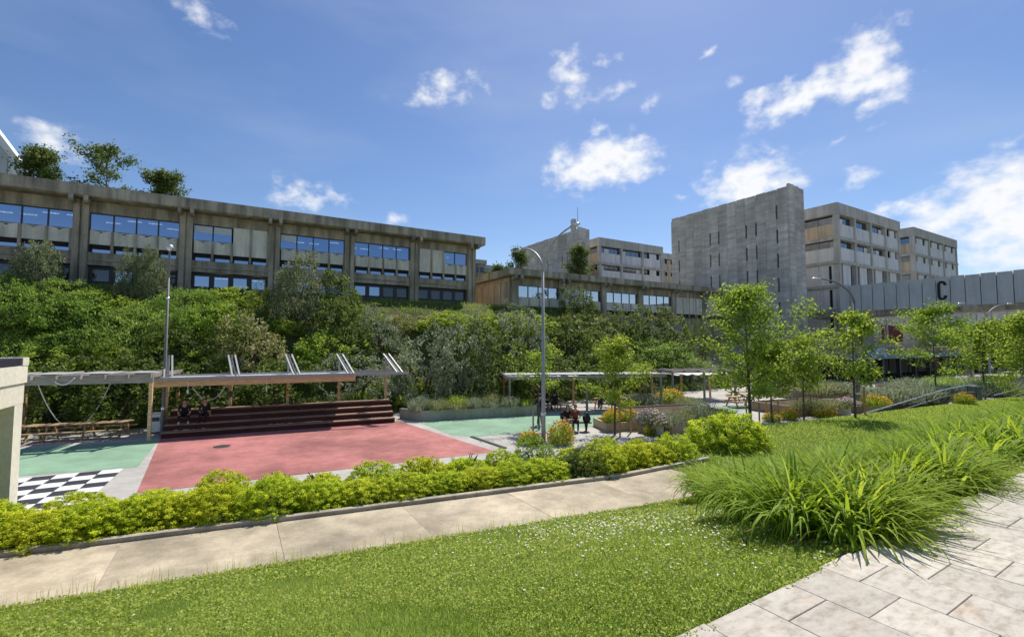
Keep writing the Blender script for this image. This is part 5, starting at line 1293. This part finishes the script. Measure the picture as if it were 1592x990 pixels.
# right planter group
def quadp(u0, v0, u1, v1, depth, z=0):
    a, b = atZ(u0, v0, z), atZ(u1, v1, z); n = Vector((-(b - a).y, (b - a).x, 0)).normalized() * depth; return [a, b, b + n, a + n]
planter('tan stone planter end right of the grey bin, with pale shrubs', quadp(1044, 677, 1082, 674, 1.2), .62, 'pl_tan')
planter('brown planter left of the grey bin under pink flowers', quadp(992, 672, 1020, 676, 2.6), .58, 'pl_brown')
planter('broad planter bed behind the grey bin with white and pink shrubs', quadp(1000, 664, 1130, 656, 3.0), .7, 'pl_brown')
for i, (u, v, kd, r, h, lab) in enumerate(((1012, 662, 'pink', .8, .75, 'shrub with pink flowers above the brown planter'), (1040, 660, 'silver', .75, .7, 'grey shrub behind the grey bin'), (1062, 656, 'grass', .7, .7, 'pale flowered shrub above the tan planter end'),
     (1090, 652, 'silver', .9, 1.0, 'tall whitish shrub in the broad planter'), (1112, 652, 'grass', .7, .6, 'low pinkish shrub at the right end of the broad planter'), (1128, 650, 'green', .7, .55, 'low dark green edging plant right of the broad planter'))):
    p = atZ(u, v, .55); plant(kd, lab, p, r, h, i, 'shrubs in the planters by the bin')
planter('low stone bed with orange flowers behind the slender tree', quadp(985, 636, 1080, 630, 3.5), .55, 'pl_conc')
for i, (u, v, kd, r, h, lab) in enumerate(((1000, 628, 'silver', 1.2, .7, 'grey-blue cushion left in the far bed behind the slender tree'), (1042, 624, 'orange', 1.0, .8, 'orange flowers in the far bed before the far pergola'), (1068, 628, 'grass', 1.0, .5, 'pale grass right in the far bed'))):
    plant(kd, lab, atZ(u, v, .45), r, h, i)
planter('brown stone planter left of the right street lamp', quadp(1236, 648, 1330, 640, 3.2), .62, 'pl_brown'); planter('brown stone planter right of the right street lamp', quadp(1345, 644, 1392, 634, 2.6), .6, 'pl_brown')
planter('long brown planter below the handrail, under lavender', quadp(1388, 636, 1475, 628, 4.0), .7, 'pl_brown'); planter('long brown bed of dark shrubs in front of the dark entrance canopy', quadp(1405, 613, 1640, 604, 2.5), .75, 'pl_brown'); planter('grey stone bed at the foot of the slotted tower', quadp(1230, 620, 1345, 617, 4.5), .7, 'pl_conc')
for i, (u, v, kd, r, h, lab) in enumerate(((1255, 636, 'grass', 1.0, .65, 'grey grasses in the brown planter left of the right lamp'), (1290, 634, 'grass', 1.0, .6, 'green plants in the middle of the brown planter left of the right lamp'), (1318, 634, 'pink', .7, .6, 'pale flowers beside the right street lamp'),
     (1362, 632, 'orange', .8, .7, 'yellow flowers just right of the right street lamp'), (1360, 622, 'silver', 1.5, 1.0, 'lavender cushion just behind the right street lamp'), (1480, 620, 'silver', 1.7, 1.1, 'lavender cushion at the foot of the handrail'), (1545, 612, 'green', 1.9, 1.2, 'dark low bush beyond the grey post'), (1515, 614, 'silver', 1.7, 1.1, 'grey cushion behind the stout grey post'), (1395, 624, 'silver', 1.7, 1.1, 'left lavender cushion before the dark canopy'), (1425, 622, 'silver', 1.8, 1.2, 'middle lavender cushion before the dark canopy'), (1452, 622, 'silver', 1.6, 1.0, 'right lavender cushion before the dark canopy'),
     (1420, 608, 'silver', 2.0, 1.2, 'grey shrub at the left end of the bed before the canopy'), (1465, 606, 'green', 2.0, 1.2, 'green shrub in the bed before the canopy, behind the slim tree'), (1508, 604, 'silver', 2.0, 1.2, 'grey shrub in the bed before the canopy, behind the bushy tree'), (1560, 602, 'green', 2.0, 1.3, 'green shrub in the bed before the canopy near the right edge'), (1280, 612, 'grass', 1.9, 1.1, 'pale grasses at the foot of the slotted tower'), (1315, 612, 'silver', 1.8, 1.0, 'silvery plants at the foot of the tower near the lamp'))):
    plant(kd, lab, atZ(u, v, .55), r, h, i)
for i, (u, v, r, h, lab) in enumerate(((1200, 655, .5, .5, 'orange flowers below the medium green tree'), (1226, 652, .5, .6, 'tall orange flowers between two plaza trees'), (1282, 648, .7, .55, 'bright orange flower clump left of the low grey block'), (1500, 628, .5, .6, 'orange flowers below the handrail by the slim tree'))):
    p = hit(u, v); plant('orange', lab, p, r, h, i)
# grey bins and blocks
def block(label, u0, u1, v, h, mat, nm='concrete_bin'):
    a, b = zpt(u0, v), zpt(u1, v); w = (b - a).length; t = thing(nm, label, 'bin', a, fr(a, b))
    MB().box(0, w, 0, w * .9, .02, h).build('body', mat, t, bevel=.02); MB().box(-.03, w + .03, -.03, w * .9 + .03, h + .002, h + .07).build('lid', 'conc_light', t); MB().box(w * .3, w * .7, -.012, -.001, h * .60, h * .72).build('slot', 'frame', t)
    for x in (.04, w - .12): MB().box(x, x + .08, .05, w * .8, -.02, .019).build('foot', 'frame', t)
block('square grey concrete bin between the brown and tan planters', 1015, 1032, 677, .85, 'conc_light'); block('low grey concrete block beside the orange flower clump', 1305, 1324, 646, .8, 'conc_light')
a = zpt(1034, 676)
gb = thing('yellow_label_bin', 'dark grey bin with a yellow plate next to the concrete bin', 'bin', a, 0); MB().lathe([(.22, 0), (.26, .1), (.27, .8), (.24, .86)], 12, (.25, .25, 0)).build('body', 'grey_paint', gb); MB().box(.02, .48, -.03, -.021, .36, .56).build('plate', 'yellow_sign', gb); MB().box(.08, .42, -.02, .05, .38, .54).build('bracket', 'steel_dark', gb)
# stakes round the young trees
for i, (u, v, h, lab) in enumerate(((829, 676, 1.5, 'timber stake left of the middle street lamp'), (964, 678, 1.9, 'dark stake in front of the slender tree'), (981, 672, 1.7, 'dark stake right of the slender tree'), (1161, 660, 1.3, 'left stake of the largest plaza tree'), (1181, 661, 1.25, 'right stake of the largest plaza tree'),
     (1192, 652, 1.1, 'left stake of the medium green tree'), (1210, 651, 1.15, 'right stake of the medium green tree'), (1240, 648, 1.3, 'left stake of the low spreading tree'), (1261, 647, 1.4, 'near right stake of the low spreading tree'), (1271, 646, 1.4, 'far right stake of the low spreading tree'), (1345, 645, 1.4, 'stake right of the right street lamp'), (1451, 631, 1.2, 'left stake of the slim tree by the handrail'), (1460, 630, 1.2, 'right stake of the slim tree by the handrail'), (1483, 628, 1.2, 'lone stake under the handrail'))):
    p = hit(u, v); o = MB().lathe([(.045, -.1), (.045, h - .05), (.03, h)], 7).build('stake', 'wood_post' if i else 'wood_grey'); o.location = p; tag(o, lab, 'stake', 'stakes round the young trees')
a, b = zpt(1161, 650), zpt(1181, 650)
# handrails of the ramp
def rail(label, pts, lowz=.0, posts=3):
    t = thing('handrail', label, 'handrail', pts[0]); q = [p - pts[0] for p in pts]
    MB().tube(q, .035, 7).build('top_rail', 'alu', t); MB().tube([p - Vector((0, 0, .42)) for p in q], .025, 6).build('mid_rail', 'steel', t)
    for i in range(posts):
        f = i / (posts - 1) * (len(q) - 1); k = min(int(f), len(q) - 2); p = q[k].lerp(q[k + 1], f - k); MB().tube([p - Vector((0, 0, max(.95, 0))), p - Vector((0, 0, .036))], .025, 6).build('baluster', 'steel_dark', t)
rail('sloping metal handrail rising to a flat end left of the grey post', [atY(1338, 644, 26.2), atY(1400, 626, 27.4), atY(1466, 606, 28.6), atY(1500, 599, 29.4), atY(1517, 599, 29.8)], posts=6)
rail('sloping dark handrail at the right picture edge', [atY(1546, 614, 34), atY(1570, 608, 33), atY(1600, 599, 32)], posts=3)
o = MB().box(-.25, .25, -.2, .2, 0, 1.75).box(-.27, .27, -.22, .22, 1.751, 1.80).build('grey_post', 'grey_paint'); o.location = atY(1517, 640, 30); o.location.z = 0; tag(o, 'stout dark grey post at the top of the handrail', 'post')
t = thing('dark_container', 'dark grey container with pale top at the right picture edge', 'container', atZ(1562, 618, 0), R(12))
MB().box(0, 2.6, 0, 1.6, .1, 1.75).build('body', 'grey_paint', t, bevel=.03); MB().box(-.05, 2.65, -.05, 1.65, 1.752, 1.84).build('lid', 'alu', t); MB().box(-.9, -.05, .2, 1.2, 0, 1.2).build('side_bin', 'black', t); MB().box(-.95, -.02, .15, 1.25, 1.202, 1.27).build('side_lid', 'white', t)
# ---- pergolas on the right
p0 = Vector((-.15, 30.6, 0)); r1 = pergola('shade_pergola', 'long grey timber pergola with benches behind the middle street lamp', p0, R(7), 10.4, 3.6, 2.46, 9, 3, 'wood_grey', 'polycarb', 'wood_grey', .22)
for k in range(4): MB().box(.2 + k * 1.3, 1.45 + k * 1.3, .1, 3.4, 2.16, 2.19).build('shade_sheet', 'cloth_white', r1)
p0 = Vector((12.55, 36.4, 0)); r2 = pergola('far_pergola', 'far grey timber pergola with scalloped white shade cloth', p0, R(10), 5.4, 3.4, 2.46, 6, 3, 'wood_grey', None, 'wood_grey', .2)
mb = MB(); n = 24
for i in range(n):
    x0, x1 = .1 + 5.2 * i / n, .1 + 5.2 * (i + 1) / n; z0, z1 = 2.16 - .12 * abs(math.sin(i * math.pi / 4)), 2.16 - .12 * abs(math.sin((i + 1) * math.pi / 4)); mb.quad((x0, .2, z0), (x1, .2, z1), (x1, 3.2, z1), (x0, 3.2, z0))
o = mb.build('shade_cloth', 'cloth_white', r2); o.modifiers.new('thick', 'SOLIDIFY').thickness = .01
picnic_table('dark picnic table in the left bay of the middle pergola', Vector((1.3, 31.9, 0)), R(7), 2.2, 'tables under the right pergolas')
picnic_table('picnic table in the right bay of the middle pergola', Vector((5.7, 32.4, 0)), R(7), 2.4, 'tables under the right pergolas')
picnic_table('small picnic table right of the post of the far pergola', Vector((17.4, 37.0, 0)), R(10), 2.2, 'tables under the right pergolas')
picnic_table('picnic table in the open, right of the far pergola', Vector((15.6, 33.6, 0)), R(10), 2.0, 'tables under the right pergolas')
# ---- bench and bag in the plaza
bp0 = zpt(874, 672)
bn = thing('timber_bench', 'reddish timber bench table on the pale paving right of the lamp post', 'bench', bp0, R(4))
for k in range(3): MB().box(0, 1.55, .02 + k * .16, .17 + k * .16, .43, .475).build('seat_plank', 'wood_red', bn)
for x in (.2, 1.3): MB().bar((x, .03, .43), (x - .06, .0, 0), .06, .07).build('leg', 'wood_red', bn); MB().bar((x, .46, .43), (x + .06, .5, 0), .06, .07).build('leg', 'wood_red', bn)
for k in range(2): MB().box(0, .95, .53, .565, .60 + k * .17, .75 + k * .17).build('back_plank', 'wood_red', bn)
for x in (.08, .82): MB().box(x, x + .06, .567, .60, .3, .92).build('back_post', 'wood_red', bn)
bag = thing('black_bag', 'black bag lying on the right end of the reddish bench', 'bag', bp0 + Vector((1.30, .28, .475)), R(10))
bb = bmesh.new(); bmesh.ops.create_icosphere(bb, subdivisions=2, radius=1)
for v in bb.verts:
    v.co = Vector((v.co.x * .22, v.co.y * .17, max(v.co.z, -.75) * .26 + .195)); v.co.z *= 1 + .15 * math.sin(v.co.x * 20)
me = bpy.data.meshes.new('body'); bb.to_mesh(me); bb.free(); me.materials.append(M['black']); link('body', me, bag)
MB().tube([(-.12, 0, .40), (-.06, 0, .52), (.06, 0, .52), (.12, 0, .40)], .015, 6).build('strap', 'black', bag)

# ------------------------------------------------------------------ people
def person(label, loc, rot, J, mats, scale=1.0, hair='short'):
    """one skinned body grown over a posed skeleton, dressed by region"""
    t = thing('person', label, 'person', loc, rot)
    names = list(J.keys()); pos = [Vector(J[n][0]) for n in names]; rad = [J[n][1] for n in names]; par = [J[n][2] for n in names]
    me = bpy.data.meshes.new('skel'); edges = [(names.index(par[i]), i) for i in range(len(names)) if par[i]]
    me.from_pydata([tuple(p) for p in pos], edges, [])
    o = bpy.data.objects.new('skel', me); COL.objects.link(o)
    o.modifiers.new('s', 'SKIN')
    if not me.skin_vertices: me.attributes  # layer is made by the modifier
    sv = me.skin_vertices[0].data
    for i, r in enumerate(rad):
        rr = r if hasattr(r, '__len__') else (r, r); sv[i].radius = rr
    sv[0].use_root = True
    ms = o.modifiers.new('d', 'SUBSURF'); ms.levels = 2; ms.render_levels = 2
    dg = bpy.context.evaluated_depsgraph_get(); dg.update(); ev = o.evaluated_get(dg); body = bpy.data.meshes.new_from_object(ev); bpy.data.objects.remove(o); body.name = 'body'
    body.materials.clear()
    keys = ['skin', mats['top'], mats['legs'], 'shoe' if 'shoe' not in mats else mats['shoe']]
    for k in keys: body.materials.append(M[k])
    segs = [(pos[names.index(par[i])], pos[i], J[names[i]][3]) for i in range(len(names)) if par[i]]
    for pl in body.polygons:
        c = pl.center; best = 1e9; reg = 0
        for a, b, rg in segs:
            ab = b - a; f = max(0, min(1, (c - a).dot(ab) / max(ab.length_squared, 1e-9))); dd = (c - (a + ab * f)).length
            if dd < best: best = dd; reg = rg
        pl.material_index = reg; pl.use_smooth = True
    ob = link('body', body, t, None, None, scale)
    # nose, ears and five fingers a hand are grown on as small tapered tubes in the same body mesh
    bm = bmesh.new(); bm.from_mesh(body); hd = Vector(J['head'][0]); fw = Vector(J.get('face', ((0, -1, 0),))[0]) if 'face' in J else Vector((0, -1, 0))
    bm.to_mesh(body); bm.free()
    fm = MB()
    for s in ('l', 'r'):
        w, h = Vector(J['wrist_' + s][0]), Vector(J['hand_' + s][0]); d_ = (h - w).normalized(); sd2 = d_.orthogonal().normalized()
        for k in range(4):
            b0 = h + sd2 * (k - 1.5) * .02; L_ = .065 + .012 * (1 - abs(k - 1.3) * .6); fm.tube([b0 - d_ * .01, b0 + d_ * L_ * .55, b0 + d_ * L_ + Vector((0, 0, -.012))], [.0095, .009, .006], 5)
        b0 = w.lerp(h, .45) + sd2 * .035; fm.tube([b0, b0 + (d_ * .6 + sd2).normalized() * .035, b0 + (d_ * .9 + sd2 * .6).normalized() * .06], [.011, .010, .007], 5)
    fm.tube([hd + Vector((0, -.085, .01)), hd + Vector((0, -.118, -.02))], [.010, .017], 5)
    for s in (-1, 1): fm.tube([hd + Vector((s * .072, .0, -.03)), hd + Vector((s * .083, .008, 0)), hd + Vector((s * .08, .0, .03))], [.008, .014, .010], 5)
    ex = fm.mesh('extra', M['skin'])
    bm = bmesh.new(); bm.from_mesh(body); bm.from_mesh(ex); bm.to_mesh(body); bm.free(); bpy.data.meshes.remove(ex)
    # hair cap
    hb = bmesh.new(); bmesh.ops.create_uvsphere(hb, u_segments=14, v_segments=9, radius=1)
    for v in hb.verts: v.co = Vector((v.co.x * .093, v.co.y * .105 + .014, v.co.z * .112 + .03))
    bmesh.ops.delete(hb, geom=[v for v in hb.verts if (v.co.y < -.045 and v.co.z < .075) or v.co.z < (-.05 if hair == 'short' else -.09)], context='VERTS')
    if hair == 'long':
        for v in hb.verts:
            if v.co.z < .0 and v.co.y > 0: v.co.z -= .13
    hm = bpy.data.meshes.new('hair'); hb.to_mesh(hm); hb.free(); hm.materials.append(M['hair'])
    for p_ in hm.polygons: p_.use_smooth = True
    ho = link('hair', hm, t, hd * scale, None, scale)
    for s in (-1, 1):
        e = MB().lathe([(.001, -.004), (.010, 0), (.001, .004)], 6, (0, 0, 0)).build('eye', 'black', t); e.location = (hd + Vector((s * .032, -.090, .02))) * scale; e.rotation_euler = (R(90), 0, 0); e.scale = (scale,) * 3
    return t
def seated(hz=.45, lean=.08, knees=.16, arms='knees', foot_dz=0.0):
    """sitting skeleton facing -y, hips at the origin side of the seat"""
    h = hz + .10
    J = {'pelvis': ((0, 0, h), (.15, .12), None, 2), 'waist': ((0, -.02 - lean * .3, h + .2), (.13, .105), 'pelvis', 1), 'chest': ((0, -.05 - lean, h + .40), (.165, .115), 'waist', 1), 'neck': ((0, -.07 - lean * 1.3, h + .56), .055, 'chest', 0), 'head': ((0, -.11 - lean * 1.6, h + .70), (.075, .09), 'neck', 0), 'crown': ((0, -.10 - lean * 1.6, h + .79), (.06, .07), 'head', 0)}
    for s, x in (('l', 1), ('r', -1)):
        J['shoulder_' + s] = ((x * .17, -.05 - lean, h + .47), .062, 'chest', 1); J['elbow_' + s] = ((x * .25, -.16 - lean, h + .22), .044, 'shoulder_' + s, 1)
        if arms == 'knees': wr = (x * (knees + .02), -.40, h + .10); hn = (x * (knees - .02), -.48, h + .09)
        else: wr = (x * .20, -.02, h + .02); hn = (x * .22, -.06, h - .06)
        J['wrist_' + s] = (wr, .032, 'elbow_' + s, 0); J['hand_' + s] = (hn, .030, 'wrist_' + s, 0)
        J['hip_' + s] = ((x * .10, -.06, h - .01), .095, 'pelvis', 2); J['knee_' + s] = ((x * knees, -.46, h + .02), .066, 'hip_' + s, 2)
        J['ankle_' + s] = ((x * (knees - .01), -.50, .10 + foot_dz), .045, 'knee_' + s, 2); J['toe_' + s] = ((x * knees, -.68, .045 + foot_dz), .042, 'ankle_' + s, 3)
    return J
def standing():
    J = {'pelvis': ((0, 0, .95), (.15, .11), None, 2), 'waist': ((0, -.01, 1.12), (.13, .10), 'pelvis', 1), 'chest': ((0, -.01, 1.33), (.17, .115), 'waist', 1), 'neck': ((0, -.01, 1.49), .055, 'chest', 0), 'head': ((0, -.03, 1.62), (.075, .09), 'neck', 0), 'crown': ((0, -.02, 1.70), (.06, .07), 'head', 0)}
    for s, x in (('l', 1), ('r', -1)):
        J['shoulder_' + s] = ((x * .18, 0, 1.41), .062, 'chest', 1); J['elbow_' + s] = ((x * .25, .02, 1.14), .045, 'shoulder_' + s, 1); J['wrist_' + s] = ((x * .27, -.08, .90), .032, 'elbow_' + s, 0); J['hand_' + s] = ((x * .27, -.11, .81), .030, 'wrist_' + s, 0)
        J['hip_' + s] = ((x * .09, 0, .88), .10, 'pelvis', 2); J['knee_' + s] = ((x * .11, -.03 - .05 * x, .48), .068, 'hip_' + s, 2); J['ankle_' + s] = ((x * .12, .02, .09), .045, 'knee_' + s, 2); J['toe_' + s] = ((x * .14, -.17, .04), .042, 'ankle_' + s, 3)
    return J
# two people on the bleachers (third tier seat, feet on the second)
person('person in a dark t-shirt sitting at the left end of the bleachers, elbows on knees', wl(.75, .98, .56 - .0), SROT + R(6), seated(.28 + .0, .14, .20, 'knees', 0.0), {'top': 't_black', 'legs': 't_black'})
person('person in dark clothes on the bleachers, right of the one at the end', wl(1.65, 1.0, .56), SROT - R(8), seated(.28, .08, .13, 'side', 0.0), {'top': 't_black', 'legs': 't_black', 'shoe': 't_black'})
person('standing person in a navy top and dark teal trousers beside the middle street lamp', zpt(839, 661), R(150), standing(), {'top': 't_navy', 'legs': 't_teal', 'shoe': 't_black'}, 1.0)
person('person with a light top and bare arms sitting on the reddish bench', bp0 + Vector((.25, .30, .0)), R(20), seated(.475, .05, .12), {'top': 't_black', 'legs': 'skin'}, 1.0, 'long')
person('person in a red-brown top sitting in the middle of the reddish bench', bp0 + Vector((.72, .32, .0)), R(-5), seated(.475, .05, .12), {'top': 't_red', 'legs': 't_navy'}, 1.0)
def on_table(tx, ty, rot, x, y, face): c, s = math.cos(rot), math.sin(rot); return Vector((tx + x * c - y * s, ty + x * s + y * c, 0)), rot + face
for (x, y, face, mt, lab, hr) in ((.6, -.72, R(180), {'top': 't_blue', 'legs': 't_blue'}, 'person in light blue on the near bench of the middle pergola', 'short'), (1.5, -.72, R(180), {'top': 't_black', 'legs': 't_navy'}, 'person in black right of the light blue one in the middle pergola', 'long'),
     (1.1, .72, 0, {'top': 't_navy', 'legs': 't_black'}, 'person in dark clothes across the table in the left bay of the middle pergola', 'short')):
    q, r_ = on_table(1.3, 31.9, R(7), x, y, face); person(lab, q, r_, seated(.45, .06, .12), mt, 1.0, hr)
for (x, y, face, mt, lab, hr) in ((.35, -.72, R(180), {'top': 't_purple', 'legs': 't_purple'}, 'person in purple beside the front post of the middle pergola', 'short'), (1.3, -.72, R(180), {'top': 't_black', 'legs': 't_teal'}, 'person with long dark hair right of the front post of the middle pergola', 'long')):
    q, r_ = on_table(5.7, 32.4, R(7), x, y, face); person(lab, q, r_, seated(.45, .06, .12), mt, 1.0, hr)
